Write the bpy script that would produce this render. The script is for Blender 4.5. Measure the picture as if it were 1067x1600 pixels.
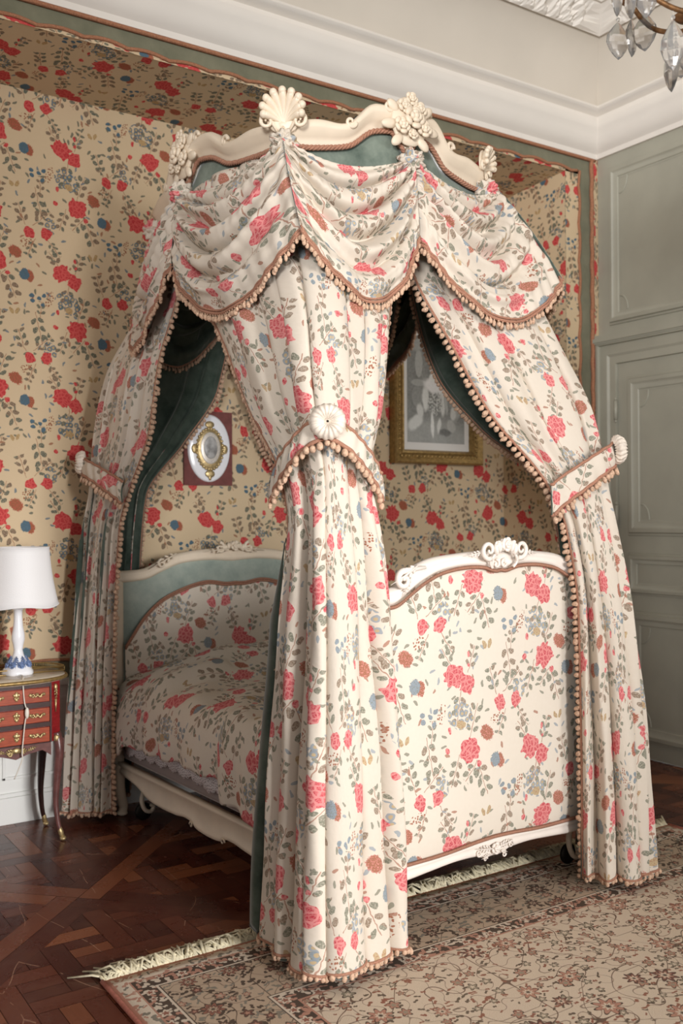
import bpy, bmesh, math, random
import numpy as np
from mathutils import Vector, Matrix
PI = math.pi
rng = np.random.default_rng(7)
random.seed(7)
scn = bpy.context.scene
for o in list(bpy.data.objects): bpy.data.objects.remove(o, do_unlink=True)
COL = scn.collection

# ---------------------------------------------------------------- camera
cd = bpy.data.cameras.new('camera'); cam = bpy.data.objects.new('camera', cd); COL.objects.link(cam)
cd.sensor_fit = 'HORIZONTAL'; cd.sensor_width = 36.0; cd.lens = 1520/1067*36.0; cd.clip_start = .05
YAW, PITCH, ROLL = math.radians(33.5), math.radians(.26), math.radians(-.35)
F = Vector((math.sin(YAW)*math.cos(PITCH), math.cos(YAW)*math.cos(PITCH), math.sin(PITCH)))
R0 = Vector((math.cos(YAW), -math.sin(YAW), 0)); U0 = R0.cross(F)
Rv = R0*math.cos(ROLL) + U0*math.sin(ROLL); Uv = Rv.cross(F)
cam.matrix_world = Matrix(((Rv.x, Uv.x, -F.x, 0), (Rv.y, Uv.y, -F.y, 0), (Rv.z, Uv.z, -F.z, 1.5), (0, 0, 0, 1)))
scn.camera = cam
cd.dof.use_dof = True; cd.dof.focus_distance = 3.55; cd.dof.aperture_fstop = 4.0

# ---------------------------------------------------------------- light, world, exposure
def C(r, g, b):
    f = lambda c: (c/255/12.92) if c/255 <= .04045 else ((c/255+.055)/1.055)**2.4
    return (f(r), f(g), f(b), 1)
w = bpy.data.worlds.new('world'); scn.world = w; w.use_nodes = True
w.node_tree.nodes['Background'].inputs[0].default_value = (1.0, .98, .96, 1)
w.node_tree.nodes['Background'].inputs[1].default_value = .35
def area(name, loc, target, sx, sy, power, col=(1, .99, .98), spread=180):
    l = bpy.data.lights.new(name, 'AREA'); l.shape = 'RECTANGLE'; l.size = sx; l.size_y = sy; l.energy = power; l.color = col; l.spread = math.radians(spread)
    o = bpy.data.objects.new(name, l); COL.objects.link(o); o.location = loc
    o.rotation_euler = (Vector(target)-Vector(loc)).to_track_quat('-Z', 'Y').to_euler()
    return o
area('window_and_fill_daylight', (4.55, -2.8, 2.1), (2.4, 2.8, .7), 1.4, 2.6, 39, spread=110)
area('window_and_fill_daylight', (1.9, -4.8, 1.8), (1.0, 4.9, .45), 1.3, 2.4, 36, spread=42)
area('window_and_fill_daylight', (-2.2, -1.8, 3.0), (4.4, 3.0, 4.3), 1.3, 1.2, 62, spread=60)  # added fill to brighten ceiling and upper right wall, no known window there
scn.view_settings.view_transform = 'Standard'; scn.view_settings.look = 'None'
scn.view_settings.exposure = 0.25; scn.view_settings.gamma = 1.0
try: scn.view_settings.use_curve_mapping = False
except Exception: pass
scn.cycles.max_bounces = 6; scn.cycles.diffuse_bounces = 4; scn.cycles.glossy_bounces = 3
scn.cycles.transmission_bounces = 4; scn.cycles.transparent_max_bounces = 6
scn.cycles.use_denoising = True
scn.cycles.caustics_reflective = False; scn.cycles.caustics_refractive = False

# ---------------------------------------------------------------- node helpers
class NT:
    def __init__(s, tree): s.t = tree; s.n = tree.nodes; s.l = tree.links
    def node(s, typ, ins=(), **props):
        n = s.n.new(typ)
        for k, v in props.items(): setattr(n, k, v)
        for k, v in (ins.items() if isinstance(ins, dict) else enumerate(ins)):
            if v is None: continue
            if isinstance(v, bpy.types.NodeSocket): s.l.new(v, n.inputs[k])
            else: n.inputs[k].default_value = v
        return n
    def m(s, op, a, b=None, c=None, clamp=False):
        n = s.node('ShaderNodeMath', (a, b, c), operation=op); n.use_clamp = clamp; return n.outputs[0]
    def v(s, op, a, b=None, c=None):
        n = s.node('ShaderNodeVectorMath', (a, b, c), operation=op)
        return n.outputs[1] if op in ('LENGTH', 'DOT_PRODUCT', 'DISTANCE') else n.outputs[0]
    def sep(s, a): return s.node('ShaderNodeSeparateXYZ', (a,)).outputs
    def comb(s, x, y, z=0.0): return s.node('ShaderNodeCombineXYZ', (x, y, z)).outputs[0]
    def mix(s, f, a, b, mode='MIX'):
        n = s.node('ShaderNodeMix', data_type='RGBA', blend_type=mode)
        for k, v in ((0, f), (6, a), (7, b)):
            if isinstance(v, bpy.types.NodeSocket): s.l.new(v, n.inputs[k])
            else: n.inputs[k].default_value = v
        return n.outputs[2]
    def noise(s, vec, scale, detail=2.0, rough=.5, out=0):
        return s.node('ShaderNodeTexNoise', {'Vector': vec, 'Scale': scale, 'Detail': detail, 'Roughness': rough}).outputs[out]
    def voro(s, vec, scale, feature='F1', out='Distance', rnd=1.0):
        return s.node('ShaderNodeTexVoronoi', {'Vector': vec, 'Scale': scale, 'Randomness': rnd}, feature=feature, voronoi_dimensions='2D').outputs[out]
    def ramp(s, f, stops, interp='LINEAR'):
        n = s.node('ShaderNodeValToRGB', (f,)); cr = n.color_ramp; cr.interpolation = interp
        while len(cr.elements) < len(stops): cr.elements.new(.5)
        for e, (p, c) in zip(cr.elements, stops): e.position = p; e.color = c
        return n.outputs[0]
    def lt(s, a, b): return s.m('LESS_THAN', a, b)
    def ell(s, loc, x, y, rx, ry, ang=0.0):
        n = s.node('ShaderNodeMapping', {'Vector': loc, 'Location': (x, y, 0), 'Rotation': (0, 0, ang), 'Scale': (rx, ry, 1)}, vector_type='TEXTURE')
        return s.v('LENGTH', n.outputs[0])
    def mn(s, *a):
        r = a[0]
        for b in a[1:]: r = s.m('MINIMUM', r, b)
        return r

def new_mat(name):
    m = bpy.data.materials.new(name); m.use_nodes = True
    t = NT(m.node_tree); b = m.node_tree.nodes['Principled BSDF']
    return m, t, b
def simple(name, col, rough=.6, metal=0.0, noise=.0, nscale=20, bump=0.0, bscale=60, spec=.5, sheen=0.0):
    m, t, b = new_mat(name)
    b.inputs['Roughness'].default_value = rough; b.inputs['Metallic'].default_value = metal
    b.inputs['Specular IOR Level'].default_value = spec
    if sheen: b.inputs['Sheen Weight'].default_value = sheen
    tc = t.node('ShaderNodeTexCoord').outputs['Object']
    if noise:
        n = t.noise(tc, nscale, 3)
        dark = (col[0]*(1-noise), col[1]*(1-noise), col[2]*(1-noise), 1)
        lite = (min(1, col[0]*(1+noise)), min(1, col[1]*(1+noise)), min(1, col[2]*(1+noise)), 1)
        t.l.new(t.ramp(n, [(.3, dark), (.7, lite)]), b.inputs['Base Color'])
    else:
        b.inputs['Base Color'].default_value = col
    if bump:
        n = t.noise(tc, bscale, 3)
        bp = t.node('ShaderNodeBump', {'Strength': bump, 'Distance': .004, 'Height': n})
        t.l.new(bp.outputs[0], b.inputs['Normal'])
    return m

# ---- the printed floral: one node group, repeat .40 x .63 m with a half drop, input in metres
def floral_group():
    g = bpy.data.node_groups.new('printed_floral', 'ShaderNodeTree')
    itf = g.interface
    itf.new_socket('Vector', in_out='INPUT', socket_type='NodeSocketVector')
    names = ['Ground', 'Red', 'Pink', 'Leaf', 'Blue', 'Brown', 'Tan']
    for nm in names: itf.new_socket(nm, in_out='INPUT', socket_type='NodeSocketColor')
    itf.new_socket('Color', in_out='OUTPUT', socket_type='NodeSocketColor')
    t = NT(g); gi = t.node('NodeGroupInput').outputs; go = t.node('NodeGroupOutput')
    p0 = gi[0]
    nz = t.noise(p0, 42, 1.5, out=1)
    off = t.v('MULTIPLY_ADD', nz, (.014, .014, 0), (-.007, -.007, 0))
    p = t.v('ADD', p0, off)
    TU, TV = .40, .63
    uv = t.v('MULTIPLY', p, (1/TU, 1/TV, 0))
    s3 = t.sep(uv)
    st = t.comb(s3[0], t.m('MULTIPLY_ADD', s3[0], -.5, s3[1]))
    def cluster(cx, cy):     # cx in columns, cy in repeats, up positive -> local metres
        sc, tc = cx, cy-.5*cx
        d = t.v('FRACTION', t.v('ADD', st, (.5-sc+4, .5-tc+4, 0)))
        d = t.v('SUBTRACT', d, (.5, .5, 0)); q = t.sep(d)
        return t.comb(t.m('MULTIPLY', q[0], TU), t.m('MULTIPLY', t.m('MULTIPLY_ADD', q[0], .5, q[1]), TV))
    def sprig(loc, x, y, ang, length, pitch, ll=.017, lw=.0062, la=.75, width=.0016):
        n = t.node('ShaderNodeMapping', {'Vector': loc, 'Location': (x, y, 0), 'Rotation': (0, 0, ang)}, vector_type='TEXTURE').outputs[0]
        q = t.sep(n)
        ix = t.m('FRACT', t.m('DIVIDE', q[0], pitch)); ay = t.m('ABSOLUTE', q[1])
        e = t.ell(t.comb(t.m('MULTIPLY', ix, pitch), ay), pitch*.52, ll*.62, ll*.55, lw, la)
        mask = t.m('MULTIPLY', t.m('GREATER_THAN', q[0], 0.0), t.lt(q[0], length))
        leaf = t.m('MULTIPLY', t.lt(e, 1.0), mask)
        stem = t.m('MULTIPLY', t.lt(ay, width), t.m('MULTIPLY', t.m('GREATER_THAN', q[0], -.02), t.lt(q[0], length)))
        return leaf, stem
    mx = lambda *a: __import__('functools').reduce(lambda x, y: t.m('MAXIMUM', x, y), a)
    A = cluster(0, 0)             # rose cluster
    B = cluster(.5, -.30)         # blue flowers and their stem
    D = cluster(.0, -.5+.47)      # peony pair seam (column start)
    Cc = cluster(.86, -.06)       # peony pair
    G = cluster(.86, -.20+.0)     # ring flowers
    H = cluster(.50, .25)         # twin buds
    # --- leaves
    L = []; S = []
    for args in ((A, .046, -.066, -1.20, .125, .041, .031, .0108), (A, .026, -.060, -2.3, .075, .034, .027, .0090), (A, .005, .060, 1.25, .115, .039, .029, .0100),
                 (A, -.060, -.03, -1.9, .10, .034, .024, .0085), (B, -.010, -.072, -1.35, .140, .044, .031, .0112), (B, .012, -.066, 1.5, .07, .030, .020, .0070),
                 (Cc, .010, -.070, -1.75, .115, .040, .029, .0105), (Cc, .050, .030, 1.25, .085, .032, .024, .0085), (Cc, -.045, .050, 2.2, .075, .034, .026, .0090),
                 (H, .060, -.040, -.9, .085, .026, .018, .0065), (H, -.068, .050, 1.9, .095, .036, .027, .0095), (H, -.010, .050, .7, .10, .038, .026, .0085), (H, -.02, -.045, -2.0, .08, .030, .020, .0072)):
        l, st_ = sprig(*args); L.append(l); S.append(st_)
    leaf = mx(*L); stem = mx(*S)
    # loose twigs and small leaves between the bouquets
    vt = t.node('ShaderNodeTexVoronoi', {'Vector': p, 'Scale': 29.0, 'Randomness': .9}, feature='F1', voronoi_dimensions='2D')
    rel = t.v('SUBTRACT', t.v('MULTIPLY', p, (29, 29, 0)), t.v('MULTIPLY', vt.outputs['Position'], (29, 29, 0)))
    cc = t.sep(vt.outputs['Color'])
    rot = t.node('ShaderNodeVectorRotate', {'Vector': rel, 'Angle': t.m('MULTIPLY', cc[0], 6.28)}, rotation_type='Z_AXIS').outputs[0]
    tw = t.v('LENGTH', t.v('MULTIPLY', rot, (1/.40, 1/.15, 0)))
    twm = t.m('MULTIPLY', t.lt(tw, 1.0), t.lt(cc[1], .26))
    twc = t.mix(t.m('GREATER_THAN', cc[2], .72), t.mix(t.m('GREATER_THAN', cc[2], .5), gi['Leaf'], gi['Brown']), gi['Blue'])
    # --- dotted sprays: small ring flowers and berries
    vd = t.voro(p, 34, rnd=.55)
    vs = t.voro(p, 85, rnd=.8)
    mG = t.m('MINIMUM', t.ell(G, .005, -.055, .070, .052, -.5), t.ell(H, .060, .045, .032, .045, .3))
    mS = t.mn(t.ell(A, .222, -.045, .020, .060, .1), t.ell(H, -.055, -.055, .035, .022, .2), t.ell(B, .058, .020, .018, .045, -.3))
    ring = t.m('MULTIPLY', t.lt(mG, 1.0), t.lt(vd, .42)); ringin = t.m('MULTIPLY', ring, t.lt(vd, .20))
    berry = t.m('MULTIPLY', t.lt(mS, 1.0), t.lt(vs, .30))
    # --- blue
    blue = t.mn(*[t.ell(B, x, y, .0125, .0095, a) for x, y, a in ((-.032, .030, .3), (-.028, .004, -.5), (.006, .020, -.7), (.030, .036, .4), (.024, -.012, .9))])
    bigblue = t.ell(A, .132, -.055, .026, .030, .2)
    brown = t.mn(t.ell(A, .158, -.062, .022, .031, .2), t.ell(A, .088, .052, .038, .028, -.6))
    tan = t.mn(t.ell(Cc, .012, -.178, .022, .015, -.3), t.ell(B, -.130, -.055, .009, .017, .5), t.ell(B, -.103, -.052, .009, .017, -.4))
    # --- red
    red = t.mn(t.ell(A, 0, 0, .053, .052), t.ell(Cc, -.022, .007, .054, .046, -.5), t.ell(Cc, .044, -.032, .038, .041, .3),
               t.ell(H, -.042, 0, .027, .033, .5), t.ell(H, .042, .004, .030, .032, -.3),
               t.ell(A, .047, -.058, .013, .012), t.ell(Cc, .045, .078, .0075, .014, .1), t.ell(Cc, .047, .040, .008, .009),
               t.ell(B, .100, -.045, .0085, .015), t.ell(B, .088, -.118, .013, .014, .5))
    ep = t.v('ADD', p0, t.v('MULTIPLY_ADD', t.noise(p0, 26, 1.0, out=1), (.03, .03, 0), (-.015, -.015, 0)))
    edge = t.voro(ep, 52, 'DISTANCE_TO_EDGE'); edge2 = t.voro(ep, 130, 'DISTANCE_TO_EDGE')
    lobe = t.m('MULTIPLY_ADD', t.voro(p0, 36), .55, .86)
    fine = t.noise(p0, 190, 1.0)
    petal = t.m('MAXIMUM', t.m('MULTIPLY', t.lt(edge, .15), .8), t.m('MULTIPLY', t.lt(edge2, .10), .45))
    redc = t.mix(petal, gi['Red'], gi['Pink'])
    redc = t.mix(t.m('MULTIPLY', t.m('SUBTRACT', fine, .35, clamp=True), 1.5, clamp=True), redc, gi['Pink'])
    leafv = t.noise(p0, 9, 0.0)
    leafc = t.mix(t.m('MULTIPLY', t.m('GREATER_THAN', leafv, .52), .35), gi['Leaf'], gi['Brown'])
    leafc = t.mix(t.m('MULTIPLY', t.m('SUBTRACT', fine, .4, clamp=True), 1.6, clamp=True), leafc, gi['Ground'])
    col = gi['Ground']
    weave = t.noise(p0, 60, 1.0)
    col = t.mix(t.m('MULTIPLY', weave, .10), col, gi['Tan'])
    col = t.mix(t.m('MULTIPLY', stem, .75), col, gi['Brown'])
    col = t.mix(t.m('MULTIPLY', twm, .8), col, twc)
    col = t.mix(berry, col, gi['Brown'])
    col = t.mix(leaf, col, leafc)
    col = t.mix(t.m('MULTIPLY', ring, .85), col, gi['Blue'])
    col = t.mix(ringin, col, gi['Tan'])
    stip = t.m('MULTIPLY', t.m('GREATER_THAN', fine, .56), .6)
    col = t.mix(t.lt(tan, 1.0), col, t.mix(stip, gi['Tan'], gi['Brown']))
    col = t.mix(t.lt(brown, t.m('MULTIPLY_ADD', fine, .7, .6)), col, t.mix(stip, gi['Brown'], gi['Pink']))
    bl = t.m('MAXIMUM', t.lt(blue, 1.0), t.lt(bigblue, t.m('MULTIPLY_ADD', fine, .6, .65)))
    col = t.mix(bl, col, t.mix(stip, gi['Blue'], gi['Leaf']))
    col = t.mix(t.lt(t.m('MULTIPLY', red, lobe), 1.0), col, redc)
    t.l.new(col, go.inputs[0])
    return g
FLORAL = floral_group()
def floral_mat(name, ground, red, pink, leaf, blue, brown, tan, rough=.85, offset=(0, 0), bump=.15, rot=0, sheen=0.0):
    m, t, b = new_mat(name)
    uv = t.node('ShaderNodeTexCoord').outputs['UV']
    mp = t.node('ShaderNodeMapping', {'Vector': uv, 'Location': (offset[0], offset[1], 0), 'Rotation': (0, 0, rot)}).outputs[0]
    g = t.node('ShaderNodeGroup'); g.node_tree = FLORAL
    t.l.new(mp, g.inputs[0])
    for k, c in zip(range(1, 8), (ground, red, pink, leaf, blue, brown, tan)): g.inputs[k].default_value = c
    t.l.new(g.outputs[0], b.inputs['Base Color'])
    b.inputs['Roughness'].default_value = rough; b.inputs['Specular IOR Level'].default_value = .2
    if bump:
        n = t.noise(uv, 35, 2)
        bp = t.node('ShaderNodeBump', {'Strength': bump, 'Distance': .01, 'Height': n}); t.l.new(bp.outputs[0], b.inputs['Normal'])
    return m
M = {}
M['wall_fabric'] = floral_mat('wall_fabric', C(206, 184, 152), C(172, 36, 46), C(204, 92, 86), C(80, 88, 78), C(82, 106, 122), C(146, 92, 66), C(180, 154, 110), offset=(-.03, .06), bump=.0)  # same print as the curtains; tan, darker look from the lighting put into colours
M['curtain_fabric'] = floral_mat('curtain_fabric', C(214, 203, 189), C(186, 52, 68), C(222, 150, 146), C(124, 124, 108), C(142, 152, 160), C(160, 108, 86), C(188, 166, 132))
M['bed_fabric'] = floral_mat('bed_fabric', C(224, 214, 200), C(188, 54, 70), C(224, 150, 146), C(126, 126, 110), C(144, 154, 162), C(162, 110, 88), C(188, 168, 134), bump=.05)
def velvet(name, c1, c2):
    m, t, b = new_mat(name)
    tc = t.node('ShaderNodeTexCoord').outputs['Object']
    n = t.noise(tc, 7, 4, .65)
    t.l.new(t.ramp(n, [(.3, c1), (.72, c2)]), b.inputs['Base Color'])
    b.inputs['Roughness'].default_value = .8; b.inputs['Sheen Weight'].default_value = .5
    b.inputs['Sheen Roughness'].default_value = .4; b.inputs['Specular IOR Level'].default_value = .1
    return m
M['lining'] = velvet('green_velvet_lining', C(52, 64, 56), C(94, 104, 94))
M['light_velvet'] = velvet('light_blue_velvet', C(136, 150, 142), C(174, 182, 172))
M['frieze_velvet'] = velvet('frieze_velvet', C(80, 92, 84), C(134, 144, 132))
M['band_velvet'] = velvet('band_velvet', C(108, 108, 90), C(128, 126, 106))
M['cream_paint'] = simple('cream_paint', C(226, 210, 188), .45, noise=.05, nscale=9)
M['white_paint'] = simple('white_paint', C(236, 226, 216), .4, noise=.03, nscale=9)
M['braid'] = simple('braid', C(164, 118, 96), .9, noise=.25, nscale=220)
M['bobble'] = simple('bobble', C(202, 168, 142), .9, noise=.3, nscale=160)
M['dark_bobble'] = simple('dark_bobble', C(96, 60, 48), .9, noise=.3, nscale=160)
M['wall_braid'] = simple('wall_braid', C(158, 108, 80), .9, noise=.3, nscale=160)
M['plaster'] = simple('plaster', C(224, 218, 210), .7, noise=.02, nscale=4)
M['cove'] = simple('cove_plaster', C(204, 196, 184), .8, noise=.03, nscale=3)
M['ceiling'] = simple('ceiling_plaster', C(206, 196, 182), .85, noise=.03, nscale=3)
M['panel_paint'] = simple('panel_paint', C(162, 160, 146), .5, noise=.05, nscale=5, bump=.05)
M['dado_paint'] = simple('dado_paint', C(226, 226, 222), .5)
M['gilt'] = simple('gilt_bronze', C(204, 180, 132), .42, metal=.7, noise=.3, nscale=60, bump=.4, bscale=150)
M['gilt_wood'] = simple('gilt_wood', C(160, 132, 82), .45, metal=.55, noise=.3, nscale=50, bump=.3, bscale=120)
M['iron'] = simple('dark_iron', C(40, 36, 32), .5, metal=.6)
M['porcelain'] = simple('white_porcelain', C(240, 240, 244), .15)
M['porcelain_blue'] = simple('porcelain_blue', C(110, 130, 170), .2, noise=.5, nscale=90)
M['shade'] = simple('lampshade_fabric', C(240, 238, 238), .8, bump=.2, bscale=200)
M['marble'] = simple('table_marble', C(206, 192, 172), .2, noise=.15, nscale=14)
M['dark_wood'] = simple('dark_wood', C(58, 34, 30), .3, noise=.3, nscale=30)
M['purple_wood'] = simple('purple_wood', C(104, 66, 62), .3, noise=.25, nscale=40)
M['linen'] = simple('grey_linen', C(176, 166, 164), .9, noise=.08, nscale=40)
M['lace'] = simple('white_lace', C(222, 216, 216), .9, noise=.2, nscale=160)
M['fringe_wool'] = simple('fringe_wool', C(206, 196, 168), .95, noise=.25, nscale=60)
M['wire'] = simple('white_cord', C(230, 222, 208), .5)
M['velvet_mount'] = simple('burgundy_velvet', C(116, 66, 62), .9, noise=.2, nscale=30, sheen=.3)

# ---------------------------------------------------------------- mesh helpers
class MB:
    def __init__(s): s.V = []; s.Fc = []; s.UV = []; s.MI = []; s.n = 0
    def add(s, V, F_, UV=None, mi=0):
        V = np.array(V, float); s.V.append(V)
        s.UV.append(np.asarray(UV, float) if UV is not None else V[:, :2]*1.0)
        for f in F_: s.Fc.append(tuple(int(i)+s.n for i in f)); s.MI.append(mi)
        s.n += len(V); return s
    def grid(s, P, UV=None, closeu=False, closev=False, mi=0, flip=False):
        P = np.asarray(P, float); n, m = P.shape[:2]; fs = []
        for i in range(n if closeu else n-1):
            for j in range(m if closev else m-1):
                a = i*m+j; b = i*m+(j+1) % m; c = ((i+1) % n)*m+(j+1) % m; d = ((i+1) % n)*m+j
                fs.append((a, d, c, b) if flip else (a, b, c, d))
        return s.add(P.reshape(-1, 3), fs, None if UV is None else np.asarray(UV, float).reshape(-1, 2), mi)
    def box(s, c, d, rot=None, mi=0):
        c = np.array(c, float); d = np.array(d, float)/2
        v = np.array([[x, y, z] for x in (-1, 1) for y in (-1, 1) for z in (-1, 1)])*d
        if rot is not None: v = v@np.array(rot).T
        f = [(0, 1, 3, 2), (4, 6, 7, 5), (0, 4, 5, 1), (2, 3, 7, 6), (0, 2, 6, 4), (1, 5, 7, 3)]
        return s.add(v+c, f, None, mi)
    def box2(s, x0, x1, y0, y1, z0, z1, mi=0): return s.box(((x0+x1)/2, (y0+y1)/2, (z0+z1)/2), (abs(x1-x0), abs(y1-y0), abs(z1-z0)), mi=mi)
    def ell(s, c, A, nu=8, nv=6, mi=0):   # A: 3x3, columns are semi-axes
        th = np.linspace(0, 2*PI, nu, endpoint=False); ph = np.linspace(0, PI, nv+1)[1:-1]
        P = [[0, 0, 1]]
        for b in ph:
            for a in th: P.append([math.sin(b)*math.cos(a), math.sin(b)*math.sin(a), math.cos(b)])
        P.append([0, 0, -1]); P = np.array(P)@np.array(A, float).T+np.array(c, float); f = []
        for j in range(nu): f.append((0, 1+j, 1+(j+1) % nu))
        for i in range(nv-2):
            for j in range(nu):
                a = 1+i*nu+j; b = 1+i*nu+(j+1) % nu; f.append((a, a+nu, b+nu, b))
        L = len(P)-1; o = 1+(nv-2)*nu
        for j in range(nu): f.append((o+j, L, o+(j+1) % nu))
        return s.add(P, f, None, mi)
    def ball(s, c, r, nu=8, nv=6, mi=0): return s.ell(c, np.diag([r, r, r] if np.isscalar(r) else r), nu, nv, mi)
    def tube(s, path, r, k=8, closed=False, mi=0, cap=True, flat=1.0, uvs=1.0):
        P = np.asarray(path, float); n = len(P); rr = np.full(n, r) if np.isscalar(r) else np.asarray(r, float)
        T = np.gradient(P, axis=0) if not closed else np.roll(P, -1, 0)-np.roll(P, 1, 0)
        T /= np.linalg.norm(T, axis=1)[:, None]+1e-9
        up = np.array([0, 0, 1.]) if abs(T[0][2]) < .9 else np.array([1., 0, 0])
        N = np.cross(up, T[0]); N /= np.linalg.norm(N); rings = []; uv = []; L = 0
        for i in range(n):
            N = N-T[i]*(N@T[i]); N /= np.linalg.norm(N)+1e-9; B = np.cross(T[i], N)
            a = np.linspace(0, 2*PI, k, endpoint=False)
            rings.append(P[i]+rr[i]*(np.cos(a)[:, None]*N+flat*np.sin(a)[:, None]*B))
            if i: L += np.linalg.norm(P[i]-P[i-1])
            uv.append([[L*uvs, j/k] for j in range(k)])
        n0 = s.n; s.grid(np.array(rings), np.array(uv), closeu=closed, closev=True, mi=mi, flip=True)
        if cap and not closed:
            s.Fc.append(tuple(n0+j for j in range(k))); s.MI.append(mi)
            s.Fc.append(tuple(n0+(n-1)*k+j for j in reversed(range(k)))); s.MI.append(mi)
        return s
    def lathe(s, prof, c=(0, 0, 0), k=32, sx=1.0, sy=1.0, a0=0.0, a1=2*PI, mi=0, wob=None):
        full = abs(a1-a0-2*PI) < 1e-6
        a = np.linspace(a0, a1, k, endpoint=not full)
        P = np.array([[[r*(1+(wob(t_, z) if wob else 0))*math.cos(t_)*sx+c[0], r*(1+(wob(t_, z) if wob else 0))*math.sin(t_)*sy+c[1], z+c[2]] for t_ in a] for r, z in prof])
        uv = np.array([[[t_*.2, z] for t_ in a] for r, z in prof])
        return s.grid(P, uv, closev=full, mi=mi)
    def poly(s, P, depth, axis, mi=0):    # extruded outline, P list of 3D points, extrude vector
        P = np.array(P, float); n = len(P); Q = P+np.array(axis, float)*depth
        f = [tuple(range(n)), tuple(range(2*n-1, n-1, -1))]+[(i, i+n, (i+1) % n+n, (i+1) % n) for i in range(n)]
        return s.add(np.vstack([P, Q]), f, None, mi)
    def build(s, name, mats, parent=None, smooth=True, bevel=0, solid=0, fixn=False, sub=0, angle=None):
        me = bpy.data.meshes.new(name)
        V = np.vstack(s.V); me.from_pydata(V.tolist(), [], s.Fc); me.update()
        uv = np.vstack(s.UV); lay = me.uv_layers.new(name='UVMap')
        li = np.zeros(len(me.loops), int); me.loops.foreach_get('vertex_index', li)
        lay.data.foreach_set('uv', uv[li].ravel())
        mats = mats if isinstance(mats, (list, tuple)) else [mats]
        for m in mats: me.materials.append(m)
        me.polygons.foreach_set('material_index', s.MI)
        if smooth: me.polygons.foreach_set('use_smooth', [True]*len(me.polygons))
        if fixn:
            bm = bmesh.new(); bm.from_mesh(me); bmesh.ops.recalc_face_normals(bm, faces=bm.faces); bm.to_mesh(me); bm.free()
        if smooth and angle: 
            try: me.set_sharp_from_angle(angle=angle)
            except Exception: pass
        o = bpy.data.objects.new(name, me); COL.objects.link(o)
        if parent is not None: o.parent = parent
        if bevel:
            b = o.modifiers.new('bevel', 'BEVEL'); b.width = bevel; b.segments = 2; b.limit_method = 'ANGLE'
        if solid:
            b = o.modifiers.new('thickness', 'SOLIDIFY'); b.thickness = solid; b.offset = -1
            if len(mats) > 1: b.material_offset = 1; b.material_offset_rim = 1
        if sub:
            b = o.modifiers.new('smooth', 'SUBSURF'); b.levels = sub; b.render_levels = sub
        return o
def thing(name, label, cat, loc=(0, 0, 0), rz=0, group=None):
    o = bpy.data.objects.new(name, None); COL.objects.link(o); o.location = loc; o.rotation_euler = (0, 0, rz)
    o['label'] = label; o['category'] = cat
    if group: o['group'] = group
    return o
def tag(o, label, cat, group=None):
    o['label'] = label; o['category'] = cat
    if group: o['group'] = group
    return o
def struct(o): o['kind'] = 'structure'; return o
def interp(x, xs, ys):   # smooth (pchip-like) interpolation, ys may be (n,k)
    xs = np.array(xs, float); ys = np.array(ys, float)
    if xs[0] > xs[-1]: xs = xs[::-1]; ys = ys[::-1]
    h = np.diff(xs); one = ys.ndim == 1
    if one: ys = ys[:, None]
    d = np.diff(ys, axis=0)/h[:, None]; m = np.zeros_like(ys); m[0] = d[0]; m[-1] = d[-1]
    for i in range(1, len(xs)-1):
        a, b = d[i-1], d[i]; m[i] = np.where(a*b > 0, 2*a*b/(a+b+1e-12*np.sign(a+b+1e-30)), 0)
    x = np.atleast_1d(x); k = np.clip(np.searchsorted(xs, x)-1, 0, len(xs)-2); t = np.clip((x-xs[k])/h[k], 0, 1)[:, None]; hh = h[k][:, None]
    r = (2*t**3-3*t**2+1)*ys[k]+(t**3-2*t**2+t)*hh*m[k]+(-2*t**3+3*t**2)*ys[k+1]+(t**3-t**2)*hh*m[k+1]
    return r[:, 0] if one else r
def spline(P, n, closed=False):  # Catmull-Rom through points
    P = np.array(P, float); out = []
    N = len(P); segs = N if closed else N-1
    for i in range(segs):
        if closed: a, b, c, d = P[(i-1) % N], P[i], P[(i+1) % N], P[(i+2) % N]
        else: a, b, c, d = P[max(i-1, 0)], P[i], P[i+1], P[min(i+2, N-1)]
        for t in np.linspace(0, 1, n, endpoint=False):
            out.append(.5*((2*b)+(-a+c)*t+(2*a-5*b+4*c-d)*t*t+(-a+3*b-3*c+d)*t**3))
    if not closed: out.append(P[-1])
    return np.array(out)
def resample(P, step):
    P = np.array(P, float); d = np.r_[0, np.cumsum(np.linalg.norm(np.diff(P, axis=0), axis=1))]
    n = max(2, int(round(d[-1]/step))); q = (np.arange(n)+.5)/n*d[-1]
    return np.array([[np.interp(a, d, P[:, k]) for k in range(3)] for a in q])
def fringe(mb, path, down=(0, 0, -1), step=.019, ln=.020, r=.0075, jit=.003, gap=.006):
    Q = resample(path, step); down = np.array(down, float)
    for q in Q:
        dvec = down+rng.normal(0, .12, 3); dvec /= np.linalg.norm(dvec)
        up = dvec; a = np.cross(up, [1, .3, .2]); a /= np.linalg.norm(a); b = np.cross(up, a)
        L = ln*(1+rng.normal(0, .12)); rr = r*(1+rng.normal(0, .1))
        c = q+up*(gap+L*.5)+rng.normal(0, jit, 3)*.5
        mb.ell(c, np.array([a*rr, b*rr, up*L*.5]).T, 7, 5)
        mb.ell(q+up*gap*.5, np.array([a*rr*.5, b*rr*.5, up*gap*.7]).T, 5, 4)

# ================================================================ ROOM
XR, YO, YB, XA = 4.862, 4.33, 4.911, 4.575     # right wall, outer wall plane, alcove back, alcove side
ZS = 3.642                                      # alcove soffit
def quad(name, P, uv, mat, sub=1):
    mb = MB(); mb.add(P, [(0, 1, 2, 3)], uv); return struct(mb.build(name, mat, smooth=False))
ZF = 3.676   # front edge of the soffit
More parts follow.
